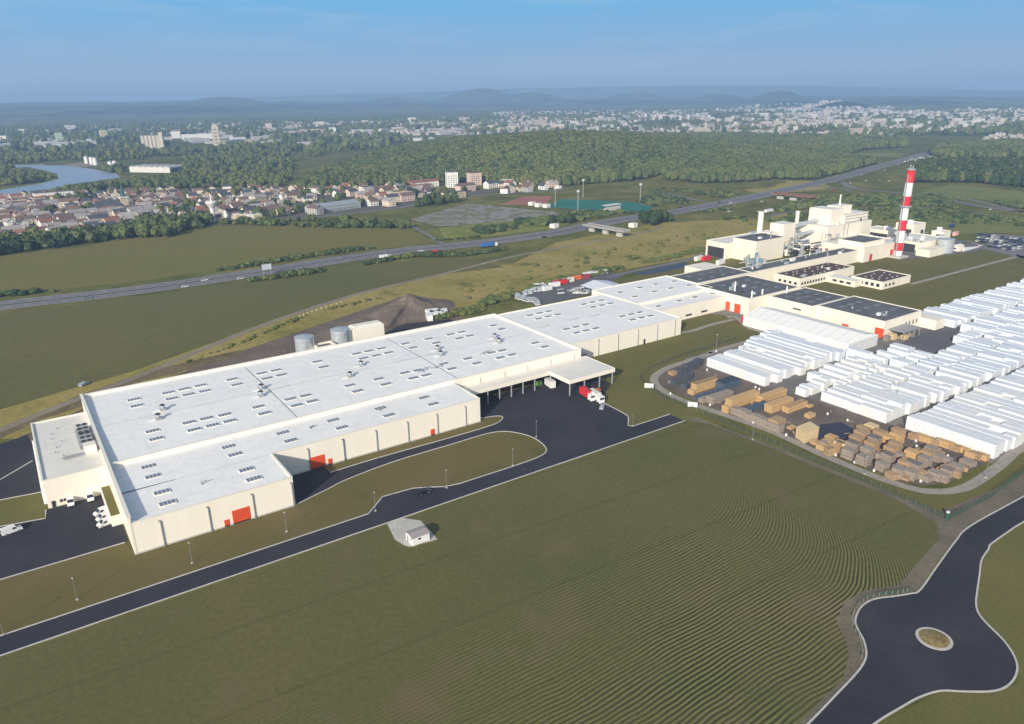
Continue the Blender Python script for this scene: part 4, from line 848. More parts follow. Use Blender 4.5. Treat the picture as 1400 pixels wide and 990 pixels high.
for k in range(12):
    u, v = rnd.uniform(434, 452), rnd.uniform(134, 150); b = MB(); b.cyl(u, v, 0, rnd.uniform(4, 9), rnd.uniform(.5, 1.4), None, 10); part('tank', b, rnd.choice([LGREY, GREY, flat('blue steel', (.18, .28, .36), .5)]), ct)
for k in range(10):
    u, v, z = rnd.uniform(432, 448), rnd.uniform(134, 148), rnd.uniform(1, 8); b = MB(); b.tube((u, v, z), (u + rnd.uniform(3, 7), v, z), .3); part('pipe', b, rnd.choice([GREY, WHITE, LGREY]), ct)
# chimney
ch = thing('chimney', 'tall red and white banded factory chimney', 'chimney', (551, 92.5, 0))
CHH = 65.0
bands = [(0, 6, 'w'), (6, 13, 'r'), (13, 21, 'w'), (21, 30.5, 'r'), (30.5, 39.5, 'w'), (39.5, 48, 'r')]
b = MB(); seg = [(0, 0), (5, 1), (9.5, 0), (17.5, 1) ]
zz = [0, 5.2, 11.5, 20.5, 28.5, 38.5, 46.2, 56.0, 65.0]; cols = [0, 1, 0, 1, 0, 1, 0, 1]
rad_ = lambda z: 2.85 - .1 * z / 65
for i in range(8):
    b.cyl(0, 0, zz[i], zz[i + 1], rad_(zz[i]), rad_(zz[i + 1]), 24, cols[i], cap=(i == 7))
me = b.mesh('shaft', [WHITE, RED2]); me.polygons.foreach_set('use_smooth', [len(p.vertices) == 4 for p in me.polygons]); obj('shaft', me, ch)
b = MB(); b.cyl(0, 0, 38.2, 38.5, 4.5, 4.5, 24); b.cyl(0, 0, 38.5, 39.4, 4.4, 4.4, 24, 0, False); part('gallery', b, GREY, ch)
b = MB(); b.cyl(0, 0, 65.05, 65.3, 3.3, 3.3, 24); b.cyl(0, 0, 65.3, 66.0, 3.25, 3.25, 24, 0, False); part('top_gallery', b, GREY, ch)
b = MB(); b.cyl(-1.5, 0, 66, 69, .15); b.cyl(1.6, 0, 66, 68.4, .15); part('lightning_rod', b, WHITE, ch)
b = MB(); b.box(-3.35, -3.15, -.4, .4, .5, 62); part('ladder', b, GREY, ch)
b = MB(); b.box(-6, 6, -5.5, 5, .02, 1.4); part('plinth', b, CONC, ch)
# buildings by the chimney
eb = thing('engine_house', 'cream shed with a dark open bay beyond the chimney', 'shed')
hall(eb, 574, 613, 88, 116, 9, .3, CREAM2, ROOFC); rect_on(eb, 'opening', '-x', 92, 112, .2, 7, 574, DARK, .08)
b = MB(); b.box(568, 590, 77, 87.8, 0, 5.5); part('front_wing', b, CREAM2, eb)
tk = thing('water_tank', 'round galvanised water tank beside the cream shed', 'tank', (598, 81, 0))
b = MB(); b.cyl(0, 0, 0, 10.5, 6.2, 6.2, 28, 0, False); part('shell', b, LGREY, tk); b = MB(); b.cyl(0, 0, 10.5, 11.6, 6.3, .5, 28); part('roof', b, LGREY, tk)
sh = thing('shed', 'small white hut beside the round water tank', 'shed', (612, 78, 0)); b = MB(); b.box(-4, 4, -3, 3, 0, 4); part('wall', b, CREAM2, sh); b = MB(); b.gable(-4.2, 4.2, -3.2, 3.2, 4.003, 5.2); part('roof', b, WHITE, sh); rect_on(sh, 'window', '-x', -1, 1, 1.5, 2.6, -4, GLASS)
for (x0, x1, y0, y1, z, lb) in ((600, 618, 128, 150, 10, 'pale shed standing behind the chimney shaft'), (622, 640, 120, 136, 14, 'pale block with a small roof tower beyond the chimney'), (575, 596, 150, 170, 9, 'flat pale shed beside the stepped tower'), (640, 652, 104, 114, 8, 'dark doored shed above the water tank')):
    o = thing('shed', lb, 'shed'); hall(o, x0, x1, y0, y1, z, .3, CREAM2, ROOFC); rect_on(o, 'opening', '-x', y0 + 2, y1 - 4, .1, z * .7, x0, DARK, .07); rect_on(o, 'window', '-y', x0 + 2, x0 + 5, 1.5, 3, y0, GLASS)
    b = MB(); b.box(x0 + 4, x0 + 7, y0 + 5, y0 + 8, z - .3, z + 3); part('roof_vent', b, WHITE, o)
wr = thing('retaining_wall', 'low white wall sloping along the drive by the water tank', 'wall'); b = MB(); b.add([(612, 73, 0), (640, 74, 0), (640, 74.5, 0), (612, 74, 0), (612, 73, 3.2), (640, 74, .6), (640, 74.5, .6), (612, 74, 3.2)], [(0, 1, 5, 4), (4, 5, 6, 7), (3, 7, 6, 2), (0, 4, 7, 3)]); part('wall_body', b, WHITE, wr)

# ---- behind the hall
def silo(pxl, pxr, ytop, v, label):
    a, b_ = atv(pxl, ytop, v), atv(pxr, ytop, v); r_ = (b_.x - a.x) / 2; z = (a.z + b_.z) / 2; u = (a.x + b_.x) / 2
    r_ = (b_ - a).length / 2 * .93
    o = thing('silo', label, 'silo', (u, v, 0)); m_ = MB(); m_.cyl(0, 0, 0, z - .8, r_, r_, 28, 0, False)
    me = m_.mesh('shell', LGREY); me.polygons.foreach_set('use_smooth', [True] * len(me.polygons)); obj('shell', me, o)
    m_ = MB(); m_.cyl(0, 0, z - .8, z, r_ * 1.02, .4, 28); part('roof', m_, LGREY, o)
    for k in range(6): m_ = MB(); m_.cyl(0, 0, 2 + k * (z - 3) / 6, 2.12 + k * (z - 3) / 6, r_ + .06, r_ + .06, 28, 0, False); part('hoop', m_, GREY, o)
    m_ = MB(); m_.box(r_ * .7, r_ * .7 + .4, -r_ * .78, -r_ * .7, .5, z - .8); part('ladder', m_, GREY, o)
silo(401.5, 428.5, 458, 128, 'galvanised round silo standing alone behind the long hall')
silo(451, 477.5, 448, 129, 'galvanised round silo next to the cream pump house')
ph = thing('pump_house', 'cream windowless pump house behind the long hall', 'building')
p, q = atv(483, 448, 126), atv(525, 447, 126); b = MB(); b.box(p.x, q.x, 126, 133, 0, p.z - 1.2); part('wall', b, CREAM, ph)
b = MB(); b.add([(p.x, 126, p.z - 1.2), (q.x, 126, p.z - 1.2), (q.x, 133, p.z - 1.2), (p.x, 133, p.z - 1.2), (p.x + .8, 128, p.z - .2), (q.x - .8, 128, p.z - .2), (q.x - .8, 132, p.z - .2), (p.x + .8, 132, p.z - .2)], [(0, 1, 5, 4), (1, 2, 6, 5), (2, 3, 7, 6), (3, 0, 4, 7), (4, 5, 6, 7)]); part('roof', b, TRIM, ph)
b = MB(); b.box(p.x - 3, p.x - .2, 126.5, 129, 0, p.z - .5); part('stair_tower', b, CREAM, ph)
o = thing('basin', 'low open concrete basin between the two silos', 'basin'); p, q = atv(432, 474, 122), atv(452, 468, 122); b = MB(); b.box(p.x, q.x + 2, 120, 121, 0, p.z); b.box(p.x, q.x + 2, 126, 127, 0, p.z); b.box(p.x, p.x + 1, 121, 126, 0, p.z); b.box(q.x + 1, q.x + 2, 121, 126, 0, p.z); part('rim', b, CREAM, o); b = MB(); b.box(p.x + 1, q.x + 1, 121, 126, 0, p.z - .8); part('water', b, DARK, o)
# spoil heaps
def heap(pts, peak, ph_, mat, label, name='dirt_heap'):
    mb = MB(); n = 40; c = Vector(peak); rings_ = [1, .93, .84, .75, .66, .57, .48, .39, .3, .21, .12, .05]; vs = []
    ring = smooth_path(pts + [pts[0]], 5)[:-1]; n = len(ring)
    for k, s in enumerate(rings_):
        for i, p in enumerate(ring):
            q = c + (p - c) * s; z = ph_ * (1 - s) ** 1.15 * (1 + .35 * noise.noise(Vector((q.x / 11, q.y / 11, 5)))) + (noise.noise(Vector((q.x / 3, q.y / 3, 2))) * .5 if s < 1 else 0); vs.append((q.x, q.y, max(0.03, z)))
    vs.append((c.x, c.y, ph_)); fs = []
    for k in range(len(rings_) - 1):
        for i in range(n): fs.append((k * n + i, k * n + (i + 1) % n, (k + 1) * n + (i + 1) % n, (k + 1) * n + i))
    for i in range(n): fs.append(((len(rings_) - 1) * n + i, (len(rings_) - 1) * n + (i + 1) % n, len(vs) - 1))
    mb.add(vs, fs); me = fix(mb.mesh(name, mat)); return tag(obj(name, me), label, 'heap')
heap([Vector(p) for p in ((118, 150), (142, 148), (162, 160), (190, 164), (206, 174), (210, 190), (196, 202), (172, 200), (140, 186), (112, 166))], (180, 182), 9, land('heap earth', [(.3, (.15, .12, .095)), (.7, (.22, .175, .14))], .2, .8, .35), 'pointed dark spoil heap behind the long hall')
heap([Vector(p) for p in ((78, 122), (100, 120), (112, 140), (100, 158), (84, 150), (74, 136))], (94, 138), 2.2, DIRT, 'low rounded mound of brown earth beside the lone silo')
sheet('pavement', Q(CR(400, 400, 3.96, [(500, 222), (560, 185), (620, 168), (850, 145), (900, 165), (640, 215), (520, 245)])), .05, ASPH, 'black asphalt pad with white containers behind the hall')

# ---- small building on the field
sheet('pavement', Q([(529, 716), (540, 738), (553, 746), (560, 748), (598, 738), (592, 730), (575, 712), (548, 708)]), .06, CONC, 'concrete pad round the small field hut')
ht = thing('hut', 'small white utility hut with grey roof standing in the field', 'hut', (0, 0, 0))
a = at(547, 741); b_ = at(561, 748); c_ = at(588, 739)
hu0, hu1, hv0, hv1 = b_.x - .2, c_.x + .2, min(b_.y, c_.y), a.y + 1.5
X0, X1, Y0, Y1, HZ = 65.4, 70.8, -41.8, -37.4, 2.6; YM = (Y0 + Y1) / 2
b = MB(); b.box(X0, X1, Y0, Y1, 0, HZ); part('wall', b, WHITE, ht)
b = MB(); b.add([(X0 - .2, Y0 - .2, HZ - .04), (X1 + .2, Y0 - .2, HZ - .04), (X1 + .2, YM, HZ + .5), (X0 - .2, YM, HZ + .5), (X1 + .2, Y1 + .2, HZ - .04), (X0 - .2, Y1 + .2, HZ - .04)], [(0, 1, 2, 3), (3, 2, 4, 5)]); part('roof', b, roofing('taupe roof', (.36, .32, .31), .12, .8), ht)
b = MB(); b.add([(X0 + .02, Y0, HZ), (X0 + .02, Y1, HZ), (X0 + .02, YM, HZ + .48)], [(0, 1, 2)]); b.add([(X1 - .02, Y0, HZ), (X1 - .02, Y1, HZ), (X1 - .02, YM, HZ + .48)], [(0, 1, 2)]); part('gable', b, WHITE, ht)
rect_on(ht, 'side_door', '-x', -39.2, -38.3, .1, 2.1, X0, GREY, .08); rect_on(ht, 'air_vent', '-x', -41.2, -40.5, 1.6, 2.1, X0, GREY, .08)
rect_on(ht, 'window', '-y', 67.2, 68.0, 1.5, 2.1, Y0, GLASS, .06); rect_on(ht, 'plinth', '-y', X0 - .1, X1 + .1, .07, .3, Y0, CONC, .1)
# roundabout island
c0 = (at(1250, 873) + at(1304, 875) + at(1277, 856) + at(1277, 891)) / 4; r0 = 3.9
b = MB(); b.cyl(0, 0, .04, .2, r0, r0, 40, 0); isl = tag(part('roundabout_island', b, [CONC], None), 'small round traffic island with pale rim and rough yellow grass', 'island'); isl.location = (c0.x, c0.y, 0)
mb = MB(); rgs = [3.25, 2.2, 1.1]; vs = [(0, 0, .62)]; 
for r_ in rgs:
    for i in range(24): a = i * math.pi / 12; vs.append((r_ * math.cos(a), r_ * math.sin(a), .21 + (3.25 - r_) * .12 + (rr(0, .08) if r_ < 3 else 0)))
fs = [(0, 49 + i, 49 + (i + 1) % 24) for i in range(24)] + [(1 + k * 24 + i, 1 + k * 24 + (i + 1) % 24, 25 + k * 24 + (i + 1) % 24, 25 + k * 24 + i) for k in (0, 1) for i in range(24)]
mb.add(vs, fs); part('grass', mb, land('dry turf', [(.3, (.13, .095, .035)), (.5, (.25, .19, .08)), (.7, (.34, .27, .14))], .5, 2.5, .5), isl)

# ---- fences
def fence(px, label, h=2.0, step=3.0, col=None, zz=0):
    pts = [at(*p).xy if len(p) == 2 and p[0] > 450 else Vector(p) for p in px]; root = thing('fence', label, 'fence')
    tot = sum((pts[i + 1] - pts[i]).length for i in range(len(pts) - 1)); step = max(step, tot / 95)
    mw = MB()
    for i in range(len(pts) - 1):
        a, b_ = pts[i], pts[i + 1]; L = (b_ - a).length; n_ = max(1, round(L / step))
        mw.add([(*a, .1), (*b_, .1), (*b_, h), (*a, h)], [(0, 1, 2, 3)])
        for k in range(n_):
            p = a + (b_ - a) * k / n_; q = MB(); q.box(p.x - .04, p.x + .04, p.y - .04, p.y + .04, 0, h + .05); part('post', q, col or flat('dull post', (.17, .17, .15), .7), root)
    m, nt, bs = nt_new('fence mesh ' + label[:8]); tr_ = nt.nodes.new('ShaderNodeBsdfTransparent'); mx = nt.nodes.new('ShaderNodeMixShader'); mx.inputs[0].default_value = .3
    nt.links.new(tr_.outputs[0], mx.inputs[1]); nt.links.new(bs.outputs[0], mx.inputs[2]); nt.links.new(mx.outputs[0], nt.nodes['Material Output'].inputs[0])
    bs.inputs['Base Color'].default_value = (.08, .11, .08, 1) if col is None else (.03, .12, .07, 1)
    part('wire_mesh', mw, m, root); return root
fence([(202.5, -26), (202, -60), (202.5, -100), (201, -121)], 'grey wire fence along the timber yard and crop field', 2.0, 3.0)
fence([(201, -122), (225, -123), (262, -121), (330, -119)], 'dark green mesh fence beside the approach road', 2.0, 2.6, flat('green paint', (.03, .12, .07)))
fence([(203, -20), (202, -6), (204.5, 8), (210, 18), (222, 24), (250, 28.5), (290, 30)], 'wire fence round the corner of the storage yard', 1.8, 3.2)
fence([(p.x, p.y) for p in offs(rbw[22:64], .9)][::3], 'low wooden rail fence hugging the roundabout kerb', 1.1, 1.5, flat('rail wood', (.4, .37, .31)))
gt = thing('gate', 'green metal gate post with lamp at the fence corner', 'gate', (201.2, -121.6, 0)); b = MB(); b.box(-.3, .3, -.3, .3, 0, 2.4); part('post', b, flat('green paint', (.03, .12, .07)), gt); b = MB(); b.box(-.35, .35, -.35, .35, 2.4, 2.9); part('lamp', b, WHITE, gt)
fp_ = smooth_path(Q([(395, 436), (430, 423), (470, 410)]), 6)
for i in range(0, 13):
    k = i / 12.001 * (len(fp_) - 1); p = fp_[int(k)] + Vector((0, -3.5)); o = tag(obj('marker_post', None, None, (p.x, p.y, 0)), 'short white marker post along the cart track', 'post', 'white marker posts along the cart track'); b = MB(); b.box(-.16, .16, -.16, .16, 0, .9); part('post', b, WHITE, o); b = MB(); b.box(-.18, .18, -.18, .18, .7, .8); part('reflector', b, RED2, o)

# ---- lamps
lp = MB(); lp.cyl(0, 0, 0, 6.4, .085, .05, 8); LPM = lp.mesh('pole', flat('lamp pole grey', (.22, .23, .22), .5)); lh_ = MB(); lh_.box(-.2, .3, -.1, .1, 6.4, 6.52, 0, True); LHM = lh_.mesh('lamp_head', WHITE)
lb_ = MB(); lb_.box(-.3, .3, -.3, .3, 0, .25); LBM = lb_.mesh('base', CONC)
def lamp(x, y, label, group=None, s=1.0, rz=0):
    p = at(x, y) if x > 450 or y > 400 else Vector((x, y, 0)); o = thing('street_lamp', label, 'street lamp', (p.x, p.y, 0), rz, group); o.scale = (s, s, s)
    obj('pole', LPM, o); obj('lamp_head', LHM, o); obj('base', LBM, o)
for x, y in CR(460, 560, 2.8, [(675, 215), (422, 300), (150, 388), (765, 105)]) : lamp(x, y, 'slim street lamp on the lawn along the black service road', 'street lamps along the service road', 1, .8)
for x, y in [(392, 727), (263, 770), (106, 820), (5, 868)]: lamp(x, y, 'slim street lamp on the lawn before the front wall', 'street lamps before the front wall', 1, 2)
lamp(979, 480.6, 'tall street lamp between lawn and white stacks', None, 1.35, 3)
for x, y in [(1224, 553)]: lamp(x, y, 'tall yard lamp rising among the white stacks', None, 1.6, 1)
lamp(1347, 653, 'yard lamp at the rounded corner of the perimeter track', None, 1.3, 1)
for x, y in [(1182, 648), (1029, 601)]: lamp(x, y, 'yard lamp beside the timber stacks on the perimeter track', 'yard lamps beside the timber', 1.0, 1)
lamp(865, 582, 'street lamp at the tip of the loading yard kerb', None, .7, 1)
# floodlight masts at the pitch
for x, y in ((790, 288), (759, 283), (875, 277), (797, 270)):
    p = at(x, y); o = thing('floodlight_mast', 'tall floodlight mast beside the turf pitch', 'floodlight', (p.x, p.y, 0), 0, 'floodlight masts round the pitch')
    b = MB(); b.cyl(0, 0, 0, 21, .45, .3, 8); part('mast', b, LGREY, o); b = MB(); b.box(-1.6, 1.6, -.3, .3, 20, 22.2, 0, True); part('floodlight', b, WHITE, o)
# small white boxes on the grass (bollard markers round the yard)
bolm = MB().cyl(0, 0, 0, .7, .38, .38, 10).mesh('bollard', WHITE); bolc = MB().cyl(0, 0, .7, .95, .38, .08, 10).mesh('cap', WHITE)
for i, (x, y) in enumerate(CR(850, 420, 4.95, [(577, 428), (595, 405), (325, 510), (330, 590), (597, 667), (890, 785), (1112, 870), (930, 560), (905, 548), (640, 303)]) + CR(1050, 500, 3.96, [(98, 378), (280, 455), (365, 488), (468, 527), (573, 572), (648, 595), (825, 630), (803, 440), (800, 412), (972, 493), (430, 300), (322, 265)])):
    p = at(x, y); o = thing('bollard', 'small white marker bollard in the timber yard', 'bollard', (p.x, p.y, 0), 0, 'white marker bollards in the timber yard'); obj('body', bolm, o); obj('cap', bolc, o)
for x, y, lb in ((887, 530, 'white sign board standing at the corner of the yard track'), (946.5, 556, 'white sign board beside the end of the service road')):
    p = at(x, y + 3); o = thing('sign_board', lb, 'sign', (p.x, p.y, 0), -.9); b = MB(); b.box(-1.9, 1.9, -.06, .06, .9, 2.9, 0, True); part('panel', b, WHITE, o)
    for k in range(3): b = MB(); b.box(-1.5, 1.3 - k * .5, -.09, -.065, 1.3 + k * .5, 1.42 + k * .5, 0, True); part('text_line', b, GREY, o)
    for s_ in (-1.6, 1.6): b = MB(); b.box(s_ - .07, s_ + .07, -.07, .07, 0, .9); part('leg', b, GREY, o)

# ------------------------------------------------------------------ vehicles
def wheel(parent, x, y, r_=.33, w_=.22):
    b = MB(); b.tube((x, y - w_ / 2, r_), (x, y + w_ / 2, r_), r_, 12); wh = part('wheel', b, flat('rubber', (.03, .03, .03), .8), parent)
    b = MB(); s_ = 1 if y > 0 else -1; b.tube((x, y + s_ * w_ / 2, r_), (x, y + s_ * (w_ / 2 + .02), r_), r_ * .55, 8); part('rim', b, LGREY, wh)
def van_parts(root, paint, L=5.0, Wd=1.9, Hh=1.95):
    pr = [(-L / 2, .35), (-L / 2, Hh * .97), (-L / 2 + .15, Hh), (L * .18, Hh), (L * .32, Hh * .62), (L * .47, Hh * .50), (L / 2, .75), (L / 2, .35)]
    def ext(prof, hw, mb, mi=0):
        n_ = len(prof); vs = [(x, -hw, z) for x, z in prof] + [(x, hw, z) for x, z in prof]
        mb.add(vs, [(i, (i + 1) % n_, n_ + (i + 1) % n_, n_ + i) for i in range(n_)] + [tuple(range(n_)), tuple(range(2 * n_ - 1, n_ - 1, -1))], mi)
    b = MB(); ext(pr, Wd / 2, b); me = fix(b.mesh('body', paint)); bd = obj('body', me, root)
    b = MB(); b.add([(L * .19, -Wd * .44, Hh * .97), (L * .19, Wd * .44, Hh * .97), (L * .325, Wd * .46, Hh * .63), (L * .325, -Wd * .46, Hh * .63)], [(3, 2, 1, 0)])
    for v in b.v: pass
    b.v = [(x + .03, y, z + .03) for x, y, z in b.v]; part('windscreen', b, GLASS, root)
    for s_ in (-1, 1):
        y = s_ * (Wd / 2 + .008); b = MB(); b.add([(L * .02, y, Hh * .6), (L * .26, y, Hh * .6), (L * .17, y, Hh * .9), (L * .02, y, Hh * .9)], [(0, 1, 2, 3)]); part('side_window', b, GLASS, root)
        b = MB(); b.box(L / 2 - .02, L / 2 + .015, s_ * Wd * .36 - .16, s_ * Wd * .36 + .16, .72, .92, 0, True); part('headlight', b, flat('lamp glass', (.6, .62, .62), .2), root)
    b = MB(); b.box(-L / 2 - .02, -L / 2 + .01, -Wd * .4, Wd * .4, Hh * .6, Hh * .88, 0, True); part('rear_window', b, GLASS, root)
    b = MB(); b.box(L / 2, L / 2 + .08, -Wd * .48, Wd * .48, .3, .6, 0, True); part('bumper', b, DARK, root)
    for x in (-L * .31, L * .31):
        for y in (-Wd / 2 + .08, Wd / 2 - .08): wheel(root, x, y)
def van(p, rz, label, paint=WHITE, L=5.3, name='van', cat='van', Hh=2.1):
    o = thing(name, label, cat, (p.x, p.y, .03), rz); van_parts(o, paint, L, 1.9, Hh); return o
van(at(97.5, 689), rad(-95), 'white van parked against the annex front wall, nearer its outer corner')
van(at(124, 682.5), rad(-92), 'white van parked against the annex front wall, nearer the hall')
van(at(141.5, 702.5), rad(196), 'white van at the top of the three parked together')
van(at(144.5, 710), rad(196), 'white van in the middle of the three parked together', L=5)
van(at(146.5, 717.5), rad(196), 'white van at the bottom of the three parked together')
van(at(17, 728), rad(12), 'white van driving alone across the black asphalt yard')
van(at(579, 674.5), rad(4), 'black car stopped in the lay-by of the service road', flat('black paint', (.02, .022, .03), .3), 4.6, 'car', 'car', 1.45)
van(at(115, 527), rad(40), 'blue and white car on the cart track behind the annex', flat('pale blue paint', (.45, .5, .6), .3), 4.4, 'car', 'car', 1.45)
# small cars for the distance
PAINT = [WHITE, WHITE, flat('silver paint', (.5, .51, .53), .3), flat('black paint', (.02, .022, .03), .3), flat('navy paint', (.03, .05, .12), .3), flat('grey paint', (.2, .21, .22), .3), flat('red paint', (.45, .03, .03), .3)]
CN = ['white', 'white', 'silver', 'black', 'dark blue', 'grey', 'red']
WB = MB()
for x in (-1.35, 1.35):
    for y in (-.75, .75): WB.tube((x, y - .12, .32), (x, y + .12, .32), .32, 8)
WBM = [None] * 4
for i, (x, y) in enumerate(((-1.35, -.75), (-1.35, .75), (1.35, -.75), (1.35, .75))):
    w = MB(); w.tube((x, y - .12, .32), (x, y + .12, .32), .32, 8); WBM[i] = w.mesh('wheel', flat('rubber', (.03, .03, .03), .8))
CARM = []
for c_ in PAINT:
    b = MB(); b.box(-2.15, 2.15, -.87, .87, .28, .85, 0, True); b.add([(-1.9, -.82, .85), (1.2, -.82, .85), (1.2, .82, .85), (-1.9, .82, .85), (-1.5, -.68, 1.42), (.45, -.68, 1.42), (.45, .68, 1.42), (-1.5, .68, 1.42)], [(4, 5, 6, 7)]); CARM.append(b.mesh('body', c_))
b = MB(); b.add([(-1.9, -.82, .85), (1.2, -.82, .85), (1.2, .82, .85), (-1.9, .82, .85), (-1.5, -.68, 1.41), (.45, -.68, 1.41), (.45, .68, 1.41), (-1.5, .68, 1.41)], [(0, 1, 5, 4), (1, 2, 6, 5), (2, 3, 7, 6), (3, 0, 4, 7)]); CGM = b.mesh('window_band', GLASS)
def car(p, rz, k, label, group, wheels=False, z=.1):
    o = thing('car', label, 'car', (p[0], p[1], z), rz, group); obj('body', CARM[k], o); obj('window_band', CGM, o)
    for w in WBM: obj('wheel', w, o)
    return o
def truck(p, rz, paint, label, L=13.5, cabp=WHITE, z=.1, group=None):
    o = thing('lorry', label, 'lorry', (p[0], p[1], z), rz, group)
    b = MB(); b.box(-L / 2, L / 2 - 2.6, -1.25, 1.25, 1.1, 3.9, 0, True); part('trailer', b, paint, o)
    b = MB(); b.box(L / 2 - 2.3, L / 2, -1.2, 1.2, .5, 3.3, 0, True); c_ = part('cab', b, cabp, o); b = MB(); b.box(L / 2 - .1, L / 2 + .03, -1.05, 1.05, 1.9, 2.9, 0, True); part('windscreen', b, GLASS, c_)
    b = MB(); b.box(-L / 2, L / 2 - 1, -1.0, 1.0, .7, 1.08, 0, True); part('chassis', b, DARK, o)
    for x in (-L / 2 + 1.2, -L / 2 + 2.5, -L / 2 + 3.8, L / 2 - 3.4, L / 2 - 1.2):
        if x < -L / 2 + .5: continue
        for y in (-1.05, 1.05): b = MB(); b.tube((x, y - .18, .5), (x, y + .18, .5), .5, 10); part('wheel', b, flat('rubber', (.03, .03, .03), .8), o)
    return o
def mdir(p):
    p = Vector((p[0], p[1])); k = min(range(len(mwc) - 1), key=lambda i: (mwc[i] - p).length); t = mwc[k + 1] - mwc[k]; return math.atan2(t.y, t.x), mwc[k]
BLUE = flat('blue tarpaulin', (.05, .16, .42), .45)
for x, y, pt, lb, L in ((669, 338, BLUE, 'long blue lorry with white cab on the motorway', 15), (594, 349, RED2, 'red and white lorry on the motorway, behind the blue one', 12), (527, 355, WHITE, 'short white lorry on the motorway near the dirt heap', 9), (1051, 291, WHITE, 'long white lorry on the lane above the batch hall', 15)):
    p = at(x, y); truck(p, mdir(p)[0], pt, lb, L)
mcars = [(575, 344, 0), (744, 325, 3), (253, 393, 0), (280, 384, 0), (411, 372, 3), (329, 382, 0), (983, 277.5, 3), (1042, 276, 0), (997, 290, 0), (999, 278, 0), (1163, 251, 0), (1184, 247.5, 0), (1203, 246, 2), (1216, 248, 0), (1140, 261, 6), (1354, 287, 0), (1100, 262, 5), (930, 284, 3), (1178, 240, 2), (1210, 233, 0), (1228, 226, 0), (120, 408, 5)]
for x, y, k in mcars:
    p = at(x, y); car(p, mdir(p)[0], k, CN[k] + ' car travelling on the motorway', CN[k] + ' cars on the motorway', z=.17)
for i in range(26):
    f_ = rr(0, 1); x, y = 1236 + 46 * f_ + rr(-3, 3), 221 - 9 * f_ + rr(-1.5, 1.5); p = at(x, y); car(p, mdir(p)[0], random.choice([0, 0, 2, 0]), 'pale car in the bright cluster of traffic beyond the chimney', 'pale cars beyond the chimney', z=.3).scale = (1.6, 1.6, 1.6)
# gantry
p = at(366, 377); gy = thing('sign_gantry', 'white motorway sign board on two legs', 'road sign', (p.x, p.y, 0), .05); b = MB(); b.box(-3.4, 3.4, -.1, .1, 4.5, 8.5, 0, True); part('panel', b, flat('sign back', (.55, .62, .68)), gy)
for s_ in (-2.6, 2.6): b = MB(); b.box(s_ - .15, s_ + .15, -.15, .15, 0, 4.5); part('leg', b, GREY, gy)
# car park
sheet('pavement', Q([(1335, 322), (1360, 320), (1470, 328), (1470, 362), (1400, 353), (1360, 343)]), .1, ASPH2, 'staff car park tarmac')
d0 = at(1345, 326).xy; rows_ = 0
for r_ in range(7):
    for k in range(16):
        p = Vector((700 - r_ * 9.0, 105 - k * 3.6)); x, y = pxof((p.x, p.y, 0))
        if 1336 < x < 1440 and R() < .86 and y < 349 + (x - 1400) * .15:
            kk = random.choice([0, 0, 2, 3, 3, 4, 4, 5]); car(p, rr(-.05, .05), kk, CN[kk] + ' car in the staff car park', CN[kk] + ' cars in the staff car park')
# loading yard vehicles
def container(p, rz, paint, label, L=6, W=2.4, Hh=2.6, group=None, name='container', cat='container', z=.04):
    o = thing(name, label, cat, (p[0], p[1], z), rz, group); b = MB(); b.box(-L / 2, L / 2, -W / 2, W / 2, .15, Hh, 0, True); part('body', b, paint, o)
    b = MB(); b.box(-L / 2 - .04, -L / 2 - .003, -W / 2 + .1, -.05, .3, Hh - .15, 0, True); part('door', b, paint, o); b = MB(); b.box(-L / 2 - .04, -L / 2 - .003, .05, W / 2 - .1, .3, Hh - .15, 0, True); part('door', b, paint, o)
    for k in range(int(L / 1.0)):
        b = MB(); x = -L / 2 + .5 + k; b.box(x, x + .12, -W / 2 - .05, -W / 2 - .003, .3, Hh - .2, 0, True); part('rib', b, paint, o)
    b = MB(); b.box(-L / 2, L / 2, -W / 2, W / 2, 0, .14); part('skid', b, DARK, o); return o
truck(at(803, 545), rad(-98), RED2, 'red lorry parked by the canopy wing', 9)
truck(at(815, 548), rad(-98), flat('off white paint', (.7, .68, .62)), 'white box lorry parked against the red one', 9)
container(at(811, 541), rad(-8), flat('orange paint', (.65, .17, .05)), 'orange container behind the parked lorries', 6)
container(at(823, 558), rad(40), LGREY, 'low flat trailer with mast beside the lawn kerb', 4, 1.6, .9, name='trailer', cat='trailer')
container(at(752, 528), rad(80), WHITE, 'white rounded trailer under the canopy corner', 6, 2.5, 3.2, name='trailer', cat='trailer')
container(at(737, 527), rad(15), flat('leaf green', (.12, .28, .06)), 'small green machine under the canopy', 2.2, 1.6, 1.8, name='forklift', cat='machine')
container(at(694, 531), rad(0), flat('dull red', (.3, .04, .03)), 'dull red container in the shade under the canopy', 5)
for i, (x, y) in enumerate(((587, 437), (593, 434), (597, 431), (603, 433), (588, 432), (608, 431))): container(at(x, y), rad(rr(60, 100)), WHITE, 'white storage container on the black pad behind the hall', 7.5, 3.2, 3.3, 'white containers behind the hall')
